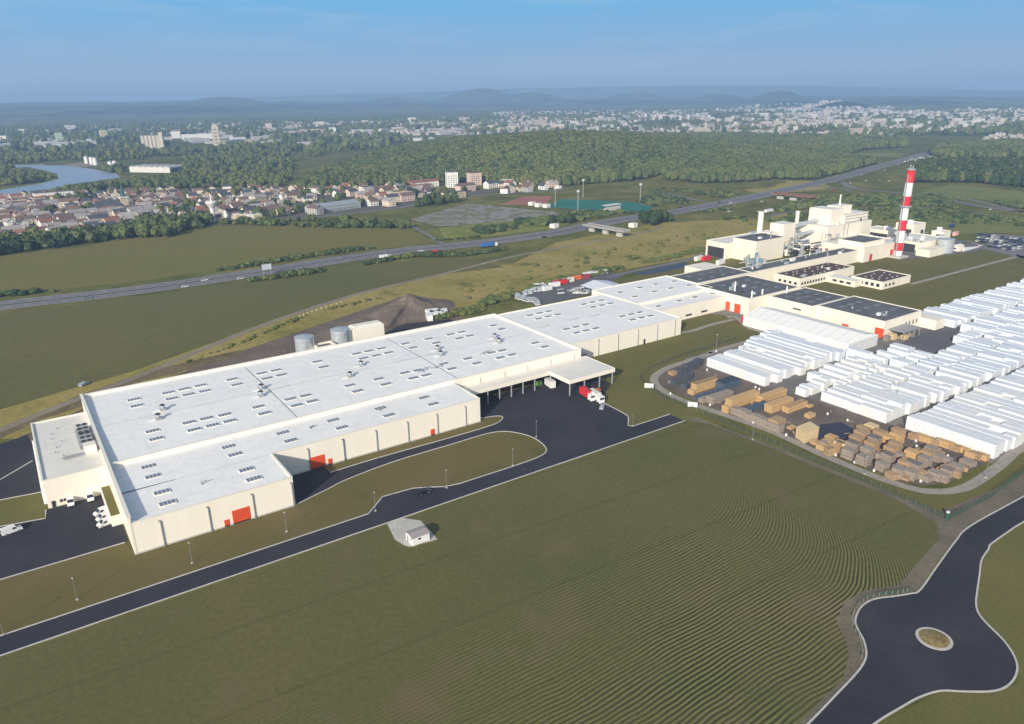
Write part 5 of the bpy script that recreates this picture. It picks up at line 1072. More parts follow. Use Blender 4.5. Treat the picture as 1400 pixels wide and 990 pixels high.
# back storage yard
sheet('pavement', Q(CR(680, 340, 5, [(100, 330), (270, 392), (660, 305), (740, 250), (870, 180), (740, 160), (560, 205), (330, 270)])), .03, YTAR, 'grey storage yard behind the warehouse')
for i in range(34):
    f_ = i / 33; x, y = (700 + 34 * min(1, f_ * 2) + rr(-2, 3), 405 + 11 * min(1, f_ * 2) + rr(-2, 1)) if f_ < .5 else (716 + 40 * (f_ - .5) * 2, 403 - 12 * (f_ - .5) * 2 + rr(-2, 2)); p = at(x, y)
    o = thing('glass_rack', 'pale steel rack stored behind the warehouse', 'rack', (p.x, p.y, .03), rr(-.2, .2), 'pale steel racks behind the warehouse'); b = MB(); b.box(-1.5, 1.5, -1, 1, 0, .3); part('base', b, WHITE, o); b = MB(); b.add([(-1.5, -.8, .3), (1.5, -.8, .3), (1.5, -.1, 2.6), (-1.5, -.1, 2.6), (1.5, .1, 2.6), (-1.5, .1, 2.6), (1.5, .8, .3), (-1.5, .8, .3)], [(0, 1, 2, 3), (3, 2, 4, 5), (5, 4, 6, 7)]); part('frame', b, LGREY, o)
for i in range(22):
    p = at(rr(765, 808), rr(394, 402)); o = thing('pipe_bundle', 'pale pipe bundle lying beside the white tent roof', 'bundle', (p.x, p.y, .03), rr(-.4, .4), 'pale pipe bundles'); b = MB()
    for k in range(3): b.tube((-2.2, -.5 + k * .5, .3), (2.2, -.5 + k * .5, .3), .24, 8)
    part('pipes', b, random.choice([WHITE, LGREY, GREY]), o); b = MB(); b.box(-1.6, -1.4, -.8, .8, 0, .1); b.box(1.4, 1.6, -.8, .8, 0, .1); part('bearer', b, BRWN, o)
for x, y, c_, L, lb in ((736, 393, WHITE, 8, 'white cabin at the outer corner of the rear yard'), (748, 397, WHITE, 7, 'white cabin beside the steel racks'), (758, 392, WHITE, 8, 'long white cabin before the red skips'), (763, 389, RED2, 8, 'red skip next to the white cabins'), (771, 388, RED2, 5, 'shorter red skip in the rear yard'), (777, 386, TRIM, 9, 'cream lorry body between the red skips'), (790, 382, flat('orange paint', (.65, .17, .05)), 9, 'orange red skip at the head of the rear yard'), (800, 381, flat('maroon paint', (.3, .05, .06)), 7, 'maroon skip beyond the orange one'), (807, 377, WHITE, 14, 'white trailer parked at the top of the rear yard'), (820, 375, WHITE, 13, 'pale blue white trailer last in the rear yard')):
    container(at(x, y), rad(rr(-12, 12)), c_, lb, L, 2.5, 2.9)
for x, y, c_, lb in ((955, 356, TRIM, 'cream container by the batch hall drive'), (965, 356, RED2, 'red container by the batch hall drive'), (985, 361, WHITE, 'white container before the cooling plant'), (1290, 320, RED2, 'red lorry body beyond the water tank'), (1281, 319, flat('salmon paint', (.6, .25, .2)), 'salmon container beyond the water tank'), (1306, 322, flat('pink paint', (.7, .4, .38)), 'pale pink container beside the drive'), (1301, 311, flat('navy paint', (.03, .05, .12)), 'dark blue container on the embankment')):
    container(at(x, y), rad(10), c_, lb, 9, 2.6, 3.2)
sheet('pavement', Q([(1225, 335), (1290, 328), (1350, 338), (1330, 345), (1260, 352), (1225, 356)]), .05, YTAR, 'grey tarmac round the chimney foot')
p = at(907, 368); sheet('basin_water', Q([(868, 374), (900, 366), (938, 359), (942, 364), (905, 372), (880, 376)]), .09, land('blue liner', [(.3, (.05, .08, .13)), (.7, (.08, .11, .17))], .1, .5, .1), 'dark blue lined rainwater basin behind the halls', 'basin')
truck(at(1023, 442), rad(100), WHITE, 'red and white lorry beside the storage tent', 8, RED2)

# ------------------------------------------------------------------ white stacks
segs = []
def rows(x0, x1, ya, yb, zr=(3.4, 4.4), w=3.7, gap=.06, block='', endj=1.5, skip=0.0):
    x = x0
    while x < x1:
        ww = w + rr(-.5, .7); z = (zr[0] + zr[1]) / 2 + (zr[1] - zr[0]) * .55 * math.sin(x * .37 + ya) + rr(-.28, .28); a = ya + rr(-endj, endj) * .8; b_ = yb + rr(-endj, endj) * .8; y = a
        if R() > skip:
            L = rr(4.2, 5.6)
            while y > b_ + 1.2:
                l = min(L, y - b_); zz_ = z + rr(-.03, .03)
                if R() < .045: zz_ -= rr(.5, 1.3)
                segs.append((x, x + ww, y - l + .015, y, zz_, block)); y -= l
        x += ww + gap + (rr(.3, 1.1) if R() < .3 else 0)
A_, B_, C_, D_, E_2 = 'in the block between lawn and storage tent', 'in the small scattered block between the aisles', 'in the middle block of the storage yard', 'in the long block beside the perimeter track', 'in the outer block beyond the tarmac apron'
rows(246.5, 274, 12.5, -21, block=A_); rows(274, 309, 17, -20, (3.8, 4.6), block=A_); rows(309.5, 313, -19, -30, block=A_); rows(290, 312, 22, 18, block=A_, endj=.5)
rows(250, 262, -33, -40, (2.8, 3.8), 2.6, .5, B_); rows(263, 340, -27, -38, (2.8, 4.2), 3.2, .9, B_, 3, .15); rows(268, 300, -39.5, -43, (2.6, 3.4), 2.8, 1, B_, 1, .5); rows(300, 338, -39, -47, (3, 4), 3.0, .8, B_, 1, .25)
rows(252.5, 262, -44.5, -56.5, (3.8, 4.2), block=C_, endj=.3); rows(252, 262, -57, -73, (4.2, 4.9), block=C_, endj=.3); rows(262.5, 300, -46, -57, (3.6, 4.2), block=C_); rows(262.5, 300, -58, -74, (4.2, 4.9), block=C_)
rows(300, 343, -48.5, -58, (3.6, 4.4), block=C_); rows(300, 440, -59, -75, (4.0, 4.8), block=C_); rows(343, 440, -46, -58, (3.6, 4.3), block=C_); rows(372, 440, -38, -45.5, (3.6, 4.3), block=C_)
rows(253.5, 470, -80, -111, (4.3, 4.9), 4.1, .12, D_, .6)
rows(398, 560, -5, -27, (3.8, 4.6), block=E_2); rows(394, 560, -31, -45, (3.6, 4.4), block=E_2)
vis = []
for s in segs:
    x, y = pxof(((s[0] + s[1]) / 2, (s[2] + s[3]) / 2, 2)); 
    if -10 < x < 1425 and 330 < y < 700: vis.append(s)
vis.sort(key=lambda s: (Vector(((s[0] + s[1]) / 2, (s[2] + s[3]) / 2, 0)) - CAM).length)
def stack_mesh(sx, sy, z, mb=None, ox=0, oy=0, oz=.03):
    """wrapped stack: soft shoulders, slightly bulging faces"""
    b = mb or MB(); e = .26; hx, hy = sx / 2, sy / 2; j = lambda a=.03: rr(-a, a)
    P = lambda x, y, zz_: (ox + x, oy + y, oz + zz_)
    lo = [P(-hx + j(), -hy + j(), 0), P(hx + j(), -hy + j(), 0), P(hx + j(), hy + j(), 0), P(-hx + j(), hy + j(), 0)]
    k = z - e; mi = [P(-hx, -hy, k + j()), P(hx, -hy, k + j()), P(hx, hy, k + j()), P(-hx, hy, k + j())]
    e2 = .3; tp = [P(-hx + e2, -hy + .02, z + j(.02)), P(hx - e2, -hy + .02, z + j(.02)), P(hx - e2, hy - .02, z + j(.02)), P(-hx + e2, hy - .02, z + j(.02))]
    fs = []
    for i in range(4): fs += [(i, (i + 1) % 4, 4 + (i + 1) % 4, 4 + i), (4 + i, 4 + (i + 1) % 4, 8 + (i + 1) % 4, 8 + i)]
    b.add(lo + mi + tp, fs + [(8, 9, 10, 11)]); return b
for (x0, x1, y0, y1, z, bl_) in vis[:300]:
    o = tag(obj('wrapped_stack', stack_mesh(x1 - x0, y1 - y0, z).mesh('wrapped_stack', WRAP), None, ((x0 + x1) / 2, (y0 + y1) / 2, 0)), 'white plastic wrapped stack of glassware ' + bl_, 'wrapped stack', 'white wrapped stacks ' + bl_)
mb = MB()
for (x0, x1, y0, y1, z, bl_) in vis[300:]: stack_mesh(x1 - x0, y1 - y0, z, mb, (x0 + x1) / 2, (y0 + y1) / 2)
tag(part('wrapped_stack', mb, WRAP, None), 'white wrapped stacks filling the distant rows of the yard', 'wrapped stacks', None, 'stuff')

# ------------------------------------------------------------------ timber
def bundle(cx, cy, lx, ly, h, mat, label, group, layers=None, rz=0):
    o = thing('timber_stack', label, 'timber stack', (cx, cy, .03), rz, group); h = h * 1.15; n_ = layers or max(1, int(h / 1.1)); z = 0
    for k in range(n_):
        hh = h / n_; b = MB(); dx, dy = rr(-.12, .12), rr(-.12, .12); b.box(-lx / 2 + dx, lx / 2 + dx, -ly / 2 + dy, ly / 2 + dy, z + .12, z + hh, 0, True); part('pack', b, mat, o)
        b = MB(); b.box(-lx / 2 + .3, -lx / 2 + .5, -ly / 2, ly / 2, z, z + .12); b.box(lx / 2 - .5, lx / 2 - .3, -ly / 2, ly / 2, z, z + .12); part('bearer', b, BRWN, o); z += hh
    return o
def bpx(pl, pr, ly, h, mat, label, group=None, z=0):
    a, b_ = at(*pl), at(*pr); L = b_.x - a.x; bundle((a.x + b_.x) / 2, (a.y + b_.y) / 2 + ly / 2, max(1.2, abs(L)), ly, h, mat, label, group)
def C2(x, y): return (880 + x / 5.833, 480 + y / 5.833)
for pl, pr, ly, h, mat, lb in (
    (C2(400, 332), C2(600, 290), 3, 3.4, TAN, 'long bright tan timber stack beside the dark blue packs'), (C2(360, 345), C2(440, 362), 3, 1.8, TAN, 'low reddish tan timber stack at the end of the long tan one'),
    (C2(625, 312), C2(780, 280), 5, 2.6, NAVY, 'broad dark blue pack stack behind the tan timber'), (C2(420, 402), C2(640, 335), 2, 1.5, NAVY, 'long low blue grey stack in front of the tan timber'),
    (C2(465, 420), C2(540, 402), 2.5, 1.6, GRYW, 'small grey pallet stack by the track'), (C2(545, 428), C2(720, 375), 3.5, 2.6, GRYW, 'broad grey brown pallet stack behind the track bollard'),
    (C2(640, 490), C2(705, 508), 3, 2.4, TAN, 'short tan stack at the corner by the track'), (C2(680, 465), C2(935, 400), 3.2, 3.6, TAN, 'long stepped tan timber stack in the middle of the yard'),
    (C2(930, 415), C2(1150, 355), 3, 2.4, TAN, 'long low tan timber stack pointing at the white rows'), (C2(1010, 500), C2(1200, 440), 3.5, 3.0, TAN, 'wide tan timber stack near the big pale crate'),
    (C2(1150, 500), C2(1305, 445), 3, 2.2, TAN, 'tan timber stack tapering toward the bare ground'), (C2(830, 500), C2(1010, 440), 3.0, 1.4, NAVY, 'blue striped sheet stack lying on grey pallets'),
    (C2(1050, 640), C2(1130, 620), 4, 3.6, BRWN, 'upright orange brown stack at the end of the grey pallets'), (C2(1310, 540), C2(1380, 530), 2.5, 1.4, TAN, 'small tan bundle on the bare ground'), (C2(1315, 455), C2(1360, 447), 1.6, .8, TAN, 'tiny tan bundle on the bare ground'),
    (C2(1165, 630), C2(1225, 620), 2, .8, TAN, 'flat tan bundle beside the big pale crate')): bpx(pl, pr, ly, h, mat, lb)
for i in range(7):
    x, y = 725 + i * 52, 515 + i * 22; p = at(*C2(x, y)); bundle(p.x + 1.6, p.y, 3.0, 4.4, rr(2.4, 3.1), GRYW, 'grey weathered pallet stack in the row along the track', 'grey pallet stacks along the track')
for i, (x, y, lx, h) in enumerate(((250, 265, 4, 2), (300, 250, 4, 3), (345, 235, 4, 3.2), (300, 190, 4, 2.5), (350, 160, 5, 3), (400, 140, 5, 3), (430, 110, 4, 2.5), (230, 190, 3, 1.5), (330, 300, 3, 2.0))):
    p = at(*C2(x, y)); bundle(p.x, p.y, lx, 3, h, BRWN if i == 7 else SLATE, 'dark slate coloured stack of frames near the rounded yard corner' if i != 7 else 'low reddish stack near the rounded yard corner', 'dark frame stacks at the yard corner' if i != 7 else None, rz=rr(-.2, .2))
p = at(1099, 603); o = thing('packing_crate', 'huge pale timber clad crate at the edge of the timber yard', 'crate', (0, 0, 0))
a_, b_, c_ = at(1087, 598), at(1099.5, 606.5), at(1118, 599); q = [a_.xy, b_.xy, c_.xy, a_.xy + c_.xy - b_.xy]; b = MB(); b.prism(q, .05, 4.2); part('body', b, TAN2, o)
qc = (q[0] + q[2]) / 2; b = MB(); b.prism([qc + (v_ - qc) * 1.03 for v_ in q], 4.203, 4.35); part('lid', b, TAN2, o)
def C3(x, y): return (1080 + x / 4.667, 560 + y / 4.667)
BR_ = [(185, 240, 1, TAN), (225, 272, 1.6, TAN), (285, 285, 2, TAN), (338, 262, 2.2, TAN2), (262, 225, 1, TAN), (275, 200, 1, TAN), (385, 325, 3, GRYW), (410, 285, 3.4, GRYW), (430, 245, 3.2, BRWN), (465, 205, 3, BRWN), (480, 365, 3, GRYW), (500, 325, 3.6, GRYW), (525, 285, 3.6, BRWN), (545, 250, 3.4, GRYW), (585, 200, 2.8, BRWN), (530, 145, 2, TAN2), (480, 150, 1.6, BRWN), (600, 405, 2.6, GRYW), (632, 360, 3.4, GRYW), (650, 320, 3.6, BRWN), (680, 290, 3.6, BRWN), (645, 225, 2.4, TAN), (690, 220, 3.0, TAN), (700, 190, 3, BRWN), (710, 445, 2.8, GRYW), (745, 405, 3.2, BRWN), (775, 455, 2.6, GRYW), (800, 420, 3.4, GRYW), (790, 335, 3, TAN), (870, 375, 3, GRYW), (885, 335, 3, BRWN), (870, 465, 1.8, GRYW), (940, 460, 2.4, GRYW), (1020, 435, 2.2, GRYW), (910, 300, 2.4, GRYW), (950, 340, 2, GRYW), (1080, 400, 1.6, GRYW), (1150, 370, 1.6, GRYW)]
for x, y, h, mt_ in BR_:
    p = at(*C3(x, y)); nm_ = {'fresh timber': 'bright tan', 'pale timber': 'pale yellow', 'weathered timber': 'orange brown', 'grey timber': 'weathered grey'}[mt_.name]
    bundle(p.x + 1.2, p.y + 1.5, rr(2.8, 3.6), rr(3.6, 4.6), h, mt_, nm_ + ' pallet stack in the crowded corner of the timber yard', nm_ + ' pallet stacks in the yard corner', rz=rr(-.12, .12))
CLT = [(220, 235), (245, 290), (310, 250), (360, 300), (450, 270), (470, 245), (510, 210), (555, 225), (560, 290), (575, 330), (560, 370), (610, 345), (620, 300), (655, 265), (690, 255), (700, 320), (720, 360), (660, 440), (690, 400), (735, 440), (760, 360), (820, 370), (830, 300), (840, 440), (850, 345), (900, 420), (960, 400), (990, 460), (1010, 400), (960, 300), (930, 265), (1050, 420), (1120, 385), (1010, 345)]
for i, (x, y) in enumerate(CLT):
    p = at(*C3(x, y)); bundle(p.x + rr(-1, 1), p.y + rr(-.5, .5), rr(1.6, 3.2), rr(2.0, 3.8), rr(.9, 2.6), BRWN if i % 3 else GRYW, 'smaller brown pallet pile wedged between the larger stacks', 'smaller brown pallet piles between the stacks', rz=rr(-.3, .3))
for i in range(40):
    p = at(*C2(rr(280, 1380), 0)); p = Vector((rr(213, 246), rr(-104, 8), 0)); o = thing('scrap_board', 'loose board lying on the bare ground of the timber yard', 'board', (p.x, p.y, .035), rr(0, 3.1), 'loose boards on the yard ground'); b = MB(); b.box(-1.2, 1.2, -.3, .3, 0, .12, 0, True); part('board', b, random.choice([TAN, BRWN, GRYW]), o)
for i, (x, y) in enumerate(((790, 190), (830, 195), (880, 210), (920, 222), (965, 232), (1010, 247), (1050, 262), (1105, 275), (1150, 302), (1185, 312), (1225, 318))):
    p = at(*C3(x, y)); bundle(p.x, p.y, 2.4, 3.4, rr(1.6, 2.2), TAN if i % 3 else BRWN, 'tan pallet stack in the line against the white rows', 'tan pallet stacks against the white rows')

for i, (x, y) in enumerate(((1165, 475), (1170, 472), (1176, 470), (1182, 468))): p = at(x, y); bundle(p.x, p.y, 3, 3, rr(1.6, 2.4), TAN if i != 3 else BRWN, 'tan pallet stack at the end of the storage tent', 'tan pallet stacks at the tent end')
for i, (x, y) in enumerate(((1212, 466), (1220, 464), (1228, 463), (1236, 464), (1244, 460))): p = at(x, y); bundle(p.x, p.y, 3, 2.6, rr(1.6, 2.8), TAN2 if i % 2 else GRYW, 'pale pallet stack before the red door of the end section', 'pale pallet stacks before the red door')
# ------------------------------------------------------------------ bridges
def bridge(pxa, pxb, w, z, n_, label, mat, nb='road_bridge', tilt=0):
    a, b_ = at(*pxa).xy, at(*pxb).xy; o = thing(nb, label, 'bridge'); d = (b_ - a); L = d.length; t = d / L; nn = Vector((-t.y, t.x)) * w / 2
    m_ = MB(); q = [a - nn, b_ - nn, b_ + nn, a + nn]; m_.prism(q, z - 1.2, z, 0); m_.poly(q[::-1], z - 1.2); part('deck', m_, mat, o)
    for s_ in (-1, 1):
        m_ = MB(); e = nn * s_; f_ = e * 1.04; m_.prism([a + e, b_ + e, b_ + f_, a + f_], z + .003, z + .8); part('parapet', m_, mat, o)
    for k in range(n_):
        c = a + d * ((k + .5) / n_); m_ = MB(); m_.box(c.x - 1.1, c.x + 1.1, c.y - w * .4, c.y + w * .4, 0, z - 1.22); part('pier', m_, CONC, o)
bridge((800, 315), (857, 325), 8, 6, 3, 'grey concrete bridge carrying a lane over the motorway', flat('old concrete', (.34, .33, .31), .9))
bridge((1058, 271), (1112, 277), 11, 6.5, 3, 'reddish brown road bridge over the motorway junction', flat('rust concrete', (.22, .12, .08), .9, .2, .1))

# ------------------------------------------------------------------ village
WALLS = [flat('wall cream', (.68, .60, .48), .8), flat('wall white', (.76, .74, .70), .8), flat('wall pink', (.62, .48, .42), .8), flat('wall ochre', (.55, .47, .33), .8), flat('wall grey', (.45, .43, .41), .8)]
RF = [flat('red tile', (.25, .12, .09), .85, .25, .3), flat('brown tile', (.18, .12, .10), .85, .25, .3), flat('slate tile', (.085, .09, .11), .7, .2, .3), flat('plum tile', (.15, .105, .10), .85, .25, .3), flat('pale tile', (.33, .31, .30), .85, .2, .3)]
HM = {}
def house_data(wi, ri, k):
    key = (wi, ri, k)
    if key in HM: return HM[key]
    L, W, h = [(11, 8, 5.2), (14, 9, 6.2), (9, 8.5, 4.2), (18, 9, 6.5)][k]; g = 2.8
    w = MB(); w.box(-L / 2, L / 2, -W / 2, W / 2, 0, h); vs = [(-L / 2, -W / 2, h), (-L / 2, W / 2, h), (-L / 2, 0, h + g), (L / 2, -W / 2, h), (L / 2, W / 2, h), (L / 2, 0, h + g)]; w.add(vs, [(0, 1, 2), (3, 4, 5)])
    for s_ in (-1, 1):
        n_ = int(L / 3.2)
        for i in range(n_):
            for zz_ in ([1, 3.6] if h > 5 else [1.2]):
                x = -L / 2 + (i + .5) * L / n_; y = s_ * (W / 2 + .04); w.add([(x - .5, y, zz_), (x + .5, y, zz_), (x + .5, y, zz_ + 1.3), (x - .5, y, zz_ + 1.3)], [(0, 1, 2, 3)], 1)
        for zz_ in ([1, 3.6] if h > 5 else [1.2]):
            x = s_ * (L / 2 + .04); w.add([(x, -1.8, zz_), (x, -.8, zz_), (x, -.8, zz_ + 1.3), (x, -1.8, zz_ + 1.3)], [(0, 1, 2, 3)], 1)
    wm = w.mesh('house', [WALLS[wi], GLASS]); r_ = MB(); o_ = .4; th = .18
    for s_ in (-1, 1):
        y = s_ * (W / 2 + o_); ze = h - o_ * g / (W / 2); r_.add([(-L / 2 - o_, y, ze + th), (L / 2 + o_, y, ze + th), (L / 2 + o_, 0, h + g + th), (-L / 2 - o_, 0, h + g + th), (-L / 2 - o_, y, ze), (L / 2 + o_, y, ze), (-L / 2 - o_, 0, h + g), (L / 2 + o_, 0, h + g)], [(0, 1, 2, 3), (0, 4, 5, 1), (0, 3, 6, 4), (1, 5, 7, 2)])
    rm = r_.mesh('roof', RF[ri]); c = MB(); c.box(L * .2, L * .2 + .7, .5, 1.2, h + g * .5, h + g + 1.0); cm = c.mesh('chimney_stack', RF[0]); HM[key] = (wm, rm, cm); return HM[key]
WN = ['cream', 'white', 'pinkish', 'ochre', 'grey']; RN = ['red', 'brown', 'slate', 'plum', 'pale grey']
cand = []; y = 560
rows_y = 0
GROUND_EX = [Q([(425, 262), (500, 262), (500, 300), (430, 300)])]
yy = 545.0
while yy < 1150:
    xx = -80.0 + rr(0, 10)
    while xx < 720:
        p = (xx + rr(-2, 2), yy + rr(-3, 3) + 10 * math.sin(xx / 90)); x, y = pxof((p[0], p[1], 0))
        dens = .80 if x < 420 else .62
        if x > 560: dens = .55
        if inside(p, VILL) and R() < dens and not (430 < x < 492 and 270 < y < 290) and not (590 < x < 665 and y < 268): cand.append(p)
        xx += rr(14, 21)
    yy += random.choice([15, 15, 24])
cand.sort(key=lambda p: (p[0] - CX) ** 2 + (p[1] - CY) ** 2)
for i, p in enumerate(cand[:292]):
    wi = random.choice([0, 0, 1, 1, 2, 3, 4]); ri = random.choice([0, 1, 1, 2, 2, 3, 4, 4]); k = random.choice([0, 0, 1, 1, 2, 3]); wm, rm, cm = house_data(wi, ri, k)
    o = tag(obj('house', wm, None, (p[0], p[1], 0), random.choice([0, 0, 1.57]) + rr(-.25, .25) + .15), '%s walled house with %s roof in the village beyond the motorway' % (WN[wi], RN[ri]), 'house', '%s village houses with %s roofs' % (WN[wi], RN[ri]))
    s_ = rr(.85, 1.15); o.scale = (s_, s_, s_); obj('roof', rm, o); obj('chimney_stack', cm, o)
mb = MB()
for p in cand[292:]:
    L, W = rr(9, 16), rr(7, 10); a = rr(-.3, .3) + random.choice([0, 1.57]); h = rr(3.5, 6); ca, sa = math.cos(a), math.sin(a); wi, ri = random.randrange(5), random.randrange(4); t_ = MB(); t_.box(-L / 2, L / 2, -W / 2, W / 2, 0, h, wi); t_.gable(-L / 2 - .3, L / 2 + .3, -W / 2 - .3, W / 2 + .3, h + .003, h + 2.8, 'x', 5 + ri, wi)
    b0 = len(mb.v); mb.v += [(p[0] + x * ca - y * sa, p[1] + x * sa + y * ca, z) for x, y, z in t_.v]; mb.f += [tuple(b0 + i for i in f) for f in t_.f]; mb.m += t_.m
if mb.v: tag(part('distant_houses', mb, WALLS + RF, None), 'mass of small roofs at the far side of the village', 'houses', None, 'stuff')
print('houses', len(cand), 'segs', len(vis))
# landmarks
def lblock(px, py, L, W, h, wall, roof, label, name='apartment_building', cat='building', rz=.1, pitched=False, floors=0):
    p = at(px, py); o = thing(name, label, cat, (p.x, p.y, 0), rz); b = MB(); b.box(-L / 2, L / 2, 0, W, 0, h); part('wall', b, wall, o)
    b = MB()
    if pitched: b.gable(-L / 2 - .4, L / 2 + .4, -.4, W + .4, h + .003, h + 3.2)
    else: b.box(-L / 2 + .3, L / 2 - .3, .3, W - .3, h + .003, h + .35)
    part('roof', b, roof, o)
    for f_ in range(floors):
        for k in range(max(1, int(L / 3.6))):
            x = -L / 2 + 1.4 + k * 3.4
            if x + 1.4 < L / 2: rect_on(o, 'window', '-y', x, x + 1.3, 1.1 + f_ * 2.9, 2.4 + f_ * 2.9, 0, GLASS, .06)
    return o
lblock(619.5, 257, 15, 18, 21, WALLS[1], ROOFG, 'tall white apartment block at the edge of the wood', floors=6, rz=-.35)
lblock(651.5, 254.5, 17, 14, 18, WALLS[2], RF[1], 'tall pinkish apartment block beside the white one', floors=5, rz=-.1)
lblock(582, 257, 44, 14, 8, WALLS[1], RF[0], 'broad white villa with long red roof below the wood', 'house', 'house', .05, True, 2)
lblock(624, 271, 30, 12, 7, WALLS[3], ROOFG, 'flat roofed beige school block above the conifers', floors=2, rz=.1)
lblock(640, 262, 26, 13, 8, WALLS[2], RF[1], 'brown roofed pink house below the apartment blocks', 'house', 'house', .1, True, 2)
lblock(696, 255, 15, 10, 9, WALLS[3], ROOFC, 'small beige cube building near the wood edge', floors=2)
lblock(696, 264, 14, 10, 6, WALLS[1], RF[1], 'white gabled house next to the running track', 'house', 'house', .7, True, 1)
lblock(506, 263.5, 20, 12, 8, WALLS[1], RF[2], 'white house with dark roof behind the long grey workshop', 'house', 'house', .1, False, 2)
lblock(546, 272, 14, 12, 9, WALLS[3], RF[1], 'yellowish square house near the village lane', 'house', 'house', .0, False, 2)
for x in (330, 338, 347, 354): lblock(x, 304, 9, 10, 8, WALLS[1] if x % 2 else WALLS[3], ROOFC, 'cube shaped pale house at the corner of the olive field', 'house', 'house', .1, False, 2)['group'] = 'cube houses by the olive field'
lblock(76, 275, 44, 12, 11, WALLS[1], RF[3], 'long white apartment block standing among the village roofs', floors=3, rz=.1)
ws = lblock(463, 288, 62, 20, 6, flat('sheet grey', (.4, .42, .43)), roofing('sheet roof', (.33, .37, .39), .1, 3), 'long grey metal workshop at the village edge', 'workshop', 'workshop', .22, True, 1)
wh = thing('riverside_warehouse', 'long white warehouse on the river bank', 'warehouse', (*at(205, 236).xy, 0), -.86); b = MB(); b.box(-42, 42, 0, 36, 0, 9.5); part('wall', b, flat('river shed wall', (.62, .60, .56), .8), wh)
for k in range(7): b = MB(); b.gable(-42 + k * 12, -30.2 + k * 12, -.5, 36.5, 9.503, 11.5, 'y'); part('roof', b, flat('river shed roof', (.46, .45, .44), .8), wh)
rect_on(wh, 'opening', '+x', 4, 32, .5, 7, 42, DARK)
# church and water tower
p = at(172, 290); c_ = thing('church', 'church with slate roof and thin dark green spire', 'church', (p.x, p.y, 0), .1); b = MB(); b.box(-4, 4, -4, 4, 0, 17); part('tower', b, WALLS[3], c_); b = MB(); b.box(-5, 5, -5, 5, 16.5, 17.5, 0, True); part('cornice', b, WALLS[1], c_)
b = MB(); b.cyl(0, 0, 17.5, 35, 2.6, .12, 8); part('spire', b, flat('verdigris', (.05, .12, .12)), c_); b = MB(); b.box(-30, -4.05, -7, 7, 0, 8); part('nave', b, WALLS[3], c_); b = MB(); b.gable(-30.4, -4.1, -7.5, 7.5, 8.003, 15); part('nave_roof', b, RF[2], c_)
for k in range(5): rect_on(c_, 'window', '-y', -28 + k * 5, -26.6 + k * 5, 2.5, 6.5, -7, GLASS)
p = at(292.5, 303); c_ = thing('water_tower', 'white funnel shaped water tower above the village', 'water tower', (p.x, p.y, 0)); b = MB(); b.cyl(0, 0, 0, 14, 1.6, 2.6, 16); part('stem', b, WALLS[1], c_); b = MB(); b.cyl(0, 0, 14, 19.5, 2.6, 6.0, 16); b.cyl(0, 0, 19.5, 21, 6, 6, 16); part('bowl', b, WALLS[1], c_); b = MB(); b.cyl(0, 0, 21, 27, .8, .6, 8); part('cap_turret', b, WALLS[1], c_)
# stadium stand
p = at(836, 288); c_ = thing('grandstand', 'small grey grandstand beside the turf pitch', 'grandstand', (p.x, p.y, 0), .05); b = MB(); b.add([(-11, -3, 0), (11, -3, 0), (11, 3, 0), (-11, 3, 0), (-11, -3, 5), (11, -3, 5), (11, 3, 1.2), (-11, 3, 1.2)], [(0, 1, 5, 4), (1, 2, 6, 5), (3, 0, 4, 7), (4, 5, 6, 7), (2, 3, 7, 6)]); part('terrace', b, CONC, c_); b = MB(); b.box(-11.5, 11.5, -3.6, 3.2, 6.4, 6.7, 0, True); part('roof', b, WALLS[1], c_)
for x in (-10, 0, 10): b = MB(); b.box(x - .15, x + .15, -3, -2.7, 0, 6.4); part('post', b, GREY, c_)
for x, y, lb in ((730, 281, 'round white tent beside the clay ground'), (739, 283, 'small white kiosk along the pitch path'), (750, 284, 'last white kiosk along the pitch path'), (727, 256, 'white shed at the wood edge above the pitch'), (743, 257, 'grey white shed at the wood edge above the pitch'), (766, 258, 'long low white shed beyond the pitch'), (803, 252, 'white gabled house at the wood edge'), (869, 311, 'white van like cabin beside the motorway bridge'), (761, 312, 'small white cabin on the motorway verge')):
    lblock(x, y, 7, 6, 3.6, WALLS[1], ROOFC, lb, 'cabin', 'cabin', .2, 'gabled' in lb)

# ------------------------------------------------------------------ far plain: industry, silos, city
def far_block(px, py, L, W, h, label, wall=WALLS[1], name='industrial_shed', group=None):
    p = at(px, py); o = thing(name, label, 'industrial building', (p.x, p.y, height(p.x, p.y)), rr(-.2, .2), group); b = MB(); b.box(-L / 2, L / 2, -W / 2, W / 2, 0, h); part('wall', b, wall, o); b = MB(); b.gable(-L / 2, L / 2, -W / 2, W / 2, h + .003, h + 2.2); part('roof', b, random.choice([flat('far roof', (.42, .41, .40), .9), wall]), o)
p = at(208, 203); o = thing('grain_silo', 'row of joined concrete grain silo tubes on the plain', 'silo', (p.x, p.y, 0), -.55)
for k in range(5): b = MB(); b.cyl(-20 + k * 10, 0, 0, 33, 5, 5, 14); part('tube', b, flat('silo concrete', (.52, .47, .40), .8), o)
b = MB(); b.box(24, 33, -5, 5, 0, 41); part('lift_tower', b, flat('silo concrete', (.52, .47, .40), .8), o)
p = at(297, 199); o = thing('tower_block', 'tall slim concrete elevator tower on the plain', 'tower', (p.x, p.y, 0), -.3); b = MB(); b.box(-9, 9, -8, 8, 0, 52); part('wall', b, flat('tower concrete', (.50, .44, .36), .8), o); b = MB(); b.box(-6, 6, -6, 6, 52.003, 57); part('roof_house', b, flat('tower concrete', (.50, .44, .36), .8), o)
for k in range(5): rect_on(o, 'window', '-y', -4, 4, 6 + k * 9, 8 + k * 9, -8, GLASS)
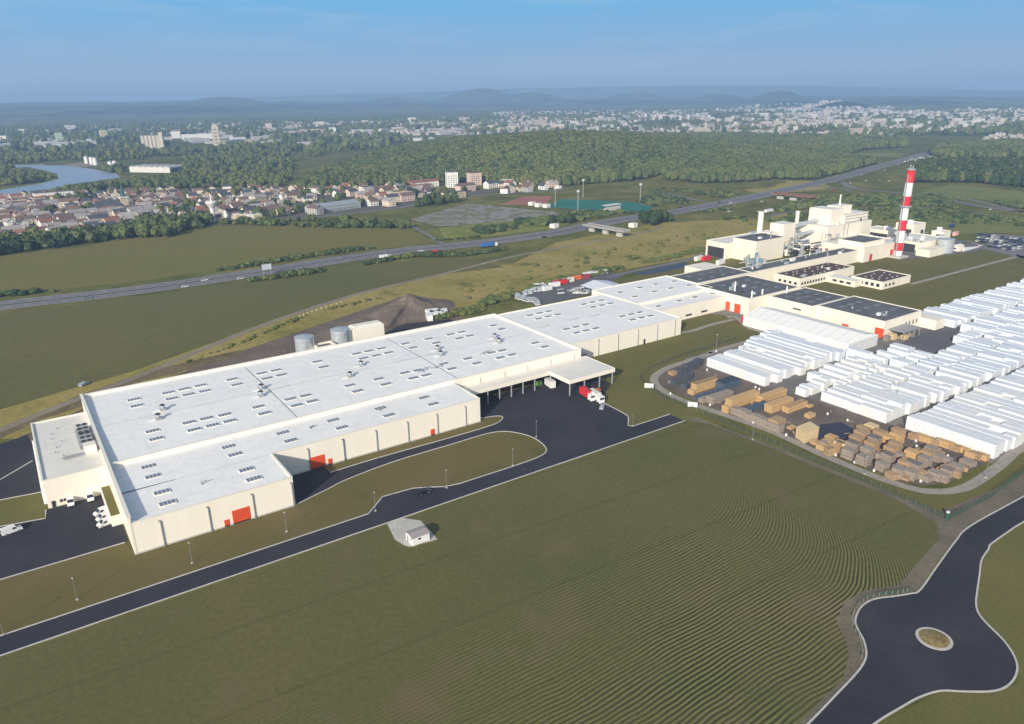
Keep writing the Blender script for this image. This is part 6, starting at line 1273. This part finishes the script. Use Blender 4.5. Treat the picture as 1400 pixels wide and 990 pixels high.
far_block(274, 190, 110, 40, 14, 'long white shed next to the slim concrete tower'); far_block(330, 196, 150, 30, 9, 'low beige factory stretching from the slim tower', WALLS[3]); far_block(241, 189, 26, 22, 22, 'small white cube building between silos and tower'); far_block(143, 192, 20, 16, 30, 'pale narrow plant tower on the river plain', WALLS[3])
far_block(82, 194, 18, 16, 26, 'greenish narrow plant tower on the river plain', flat('pale green', (.45, .55, .4))); far_block(425, 184, 90, 40, 16, 'pinkish long apartment like factory block far off', WALLS[2]); far_block(455, 183, 20, 30, 20, 'white end block of the far pinkish factory')
far_block(625, 190, 110, 50, 8, 'long white shed just above the wood', WALLS[1]); far_block(575, 192, 70, 40, 7, 'white shed before the wooded rise', WALLS[1])
fs_ = []; CW_ = [flat('far shed %d' % i, c_, .8, .08, .02) for i, c_ in enumerate(((.5, .47, .42), (.6, .6, .6), (.42, .41, .4), (.34, .34, .36)))]
for i in range(60): fs_.append((rr(0, 120), rr(188, 201))) 
for i in range(110): fs_.append((rr(120, 700), rr(176, 198)))
for x, y in fs_:
    if 185 < x < 232 and y > 192: continue
    far_block(x, y, rr(20, 70), rr(15, 30), rr(5, 8), 'pale shed in the distant industrial estate', random.choice(CW_), 'industrial_shed', 'pale sheds in the distant industrial estate')
for x, y in ((119, 224), (126, 225), (131, 226), (152, 232), (158, 231)): 
    p = at(x, y); o = thing('quay_silo', 'small white silo on the river quay', 'silo', (p.x, p.y, 0), 0, 'small white silos on the quay'); b = MB(); b.cyl(0, 0, 0, 14, 4, 4, 12); part('shell', b, WALLS[1], o); b = MB(); b.cyl(0, 0, 14, 16.5, 4.1, .5, 12); part('roof', b, GREY, o)
CB = []
def city(x0, x1, r0, r1, n_, big=.1, c=(0, 0)):
    for i in range(n_):
        x = rr(x0, x1); r_ = r0 * (r1 / r0) ** R(); az = math.atan((x - 700) / F / math.cos(PT)); d = Vector((fw.x, fw.y, 0)).normalized() * math.cos(az) + Vector((rt.x, rt.y, 0)).normalized() * math.sin(az)
        p = (CX + d.x * r_, CY + d.y * r_); 
        if noise.noise(Vector((p[0] / 500, p[1] / 500, 3))) < -.12: continue
        L, W, h = (rr(8, 15), rr(7, 11), rr(4, 8)) if R() > big else (rr(22, 55), rr(10, 16), rr(8, 22)); CB.append((p[0], p[1], height(*p), L, W, h, rr(-.6, .6), r_))
city(640, 1300, 2450, 4200, 2300, .08); city(850, 1460, 3400, 5400, 3400, .12); city(680, 1000, 3800, 5600, 700, .08); city(-60, 660, 2900, 4300, 300, .07); city(400, 700, 2700, 4000, 420, .06); city(1280, 1480, 1900, 2600, 240, .04); city(1040, 1170, 5100, 6000, 420, .08); city(980, 1080, 5200, 6400, 160, .05)
CB.sort(key=lambda q: q[7]); CM = [flat('far wall %d' % i, c_, .9, .08, .02) for i, c_ in enumerate(((.50, .45, .38), (.56, .54, .52), (.46, .38, .34), (.42, .37, .28), (.36, .35, .34)))] + [flat('far roof', (.42, .41, .40), .9), flat('far red', (.22, .12, .09), .9), flat('far brown', (.17, .12, .10), .9), flat('far slate', (.13, .13, .15), .9)]
def cbuild(q, mb, local):
    x, y, z, L, W, h, a, _r2 = q; ca, sa = math.cos(a), math.sin(a); wi = random.choice([0, 0, 1, 1, 1, 2, 3]); t_ = MB(); t_.box(-L / 2, L / 2, -W / 2, W / 2, -3, h, wi)
    if h > 11: t_.box(-L / 2 + 1, L / 2 - 1, -W / 2 + 1, W / 2 - 1, h + .01, h + .8, 5)
    else: t_.gable(-L / 2 - .3, L / 2 + .3, -W / 2 - .3, W / 2 + .3, h + .01, h + 2.8, 'x', random.choice([6, 7, 8, 5, 5]), wi)
    b0 = len(mb.v); mb.v += [((0 if local else x) + u * ca - v * sa, (0 if local else y) + u * sa + v * ca, (0 if local else z) + w_) for u, v, w_ in t_.v]; mb.f += [tuple(b0 + i for i in f) for f in t_.f]; mb.m += t_.m
for q in CB[:250]:
    mb = MB(); cbuild(q, mb, True); tag(obj('city_building', mb.mesh('city_building', CM), None, (q[0], q[1], q[2])), 'tiny pale building on the near edge of the distant city', 'building', 'pale buildings on the near edge of the city')
mb = MB()
for q in CB[250:]: cbuild(q, mb, False)
tag(part('distant_city', mb, CM, None), 'pale distant city spread below the blue hills', 'city', None, 'stuff')
# trees between the far buildings
ft = []
for (x0, x1, r0, r1, n_) in ((-80, 700, 1900, 4200, 3200), (640, 1480, 2300, 5200, 2600)):
    for i in range(n_):
        x = rr(x0, x1); r_ = rr(r0, r1); az = math.atan((x - 700) / F / math.cos(PT)); d = Vector((fw.x, fw.y, 0)).normalized() * math.cos(az) + Vector((rt.x, rt.y, 0)).normalized() * math.sin(az); p = (CX + d.x * r_, CY + d.y * r_)
        if noise.noise(Vector((p[0] / 350, p[1] / 350, 9))) > -.05: ft.append((*p, height(*p), rr(12, 20)))
scatter('woodland', ft, WOOD, 'tree belts scattered over the far plain and city edge', 'woodland')

# ------------------------------------------------------------------ haze, sky, sun
hm = bpy.data.materials.new('haze'); hm.use_nodes = True; nt = hm.node_tree; nt.nodes.clear(); out = nt.nodes.new('ShaderNodeOutputMaterial')
BETA = 1.5e-4; HC = (.255, .40, .615)
ab = nt.nodes.new('ShaderNodeVolumeAbsorption'); ab.inputs['Color'].default_value = (0, 0, 0, 1); ab.inputs['Density'].default_value = BETA
em = nt.nodes.new('ShaderNodeEmission'); em.inputs['Color'].default_value = (*HC, 1); em.inputs['Strength'].default_value = BETA
ad = nt.nodes.new('ShaderNodeAddShader'); nt.links.new(ab.outputs[0], ad.inputs[0]); nt.links.new(em.outputs[0], ad.inputs[1]); nt.links.new(ad.outputs[0], out.inputs['Volume'])
b = MB(); b.box(-40000, 40000, -40000, 40000, -60, 330, 0, True); hz = struct('haze', b, hm, 'thin blue haze lying over the plain and hills', 'haze'); hz.location = (CX, CY, 0)
SE, SA = 22.85, 214.7
wd = bpy.data.worlds.new('World'); SC.world = wd; wd.use_nodes = True; nt = wd.node_tree; bg = nt.nodes['Background']
sk = nt.nodes.new('ShaderNodeTexSky'); sk.sky_type = 'NISHITA'; sk.sun_disc = False; sk.sun_elevation = rad(SE)
sv = Vector((math.cos(rad(SA)), math.sin(rad(SA)))); sk.sun_rotation = math.atan2(sv.x, sv.y) % (2 * math.pi); sk.altitude = 100; sk.air_density = 1.0; sk.dust_density = 1.2; sk.ozone_density = 1.2
tc = nt.nodes.new('ShaderNodeTexCoord'); sx_ = nt.nodes.new('ShaderNodeSeparateXYZ'); nt.links.new(tc.outputs['Generated'], sx_.inputs[0]); zc_ = sx_.outputs[2]
K = 1 / .15
vm = nt.nodes.new('ShaderNodeVectorMath'); vm.operation = 'MULTIPLY'; nt.links.new(tc.outputs['Generated'], vm.inputs[0]); vm.inputs[1].default_value = (3, 3, 22)
cl = tnoise(nt, 1.6, 6, .6, vec=vm.outputs[0], dist=.6)
low = ramp(nt, mth(nt, 'MULTIPLY', zc_, 8.0, clamp=True), [(0, (.56, .63, .73)), (.12, (.45, .56, .71)), (.4, (.28, .49, .75)), (.8, (.175, .48, .81))])
low = mix(nt, ramp(nt, cl, [(.5, (0, 0, 0)), (.75, (.34, .34, .34))]), low, (.5, .62, .74))
lowk = nt.nodes.new('ShaderNodeVectorMath'); lowk.operation = 'SCALE'; nt.links.new(low, lowk.inputs[0]); lowk.inputs['Scale'].default_value = K
upk = nt.nodes.new('ShaderNodeVectorMath'); upk.operation = 'MULTIPLY'; nt.links.new(sk.outputs[0], upk.inputs[0]); upk.inputs[1].default_value = (1.45, 1.2, 1.0)
mfac = mth(nt, 'DIVIDE', mth(nt, 'SUBTRACT', zc_, .14), .3, clamp=True)
nt.links.new(mix(nt, mfac, lowk.outputs[0], upk.outputs[0]), bg.inputs[0]); bg.inputs[1].default_value = .15
sn = bpy.data.lights.new('sun', 'SUN'); sn.energy = 5.0; sn.angle = rad(.53); sn.color = (1, .93, .80); so = bpy.data.objects.new('sun', sn); COL.objects.link(so)
dv = Vector((sv.x * math.cos(rad(SE)), sv.y * math.cos(rad(SE)), math.sin(rad(SE)))); so.rotation_euler = dv.to_track_quat('Z', 'Y').to_euler()
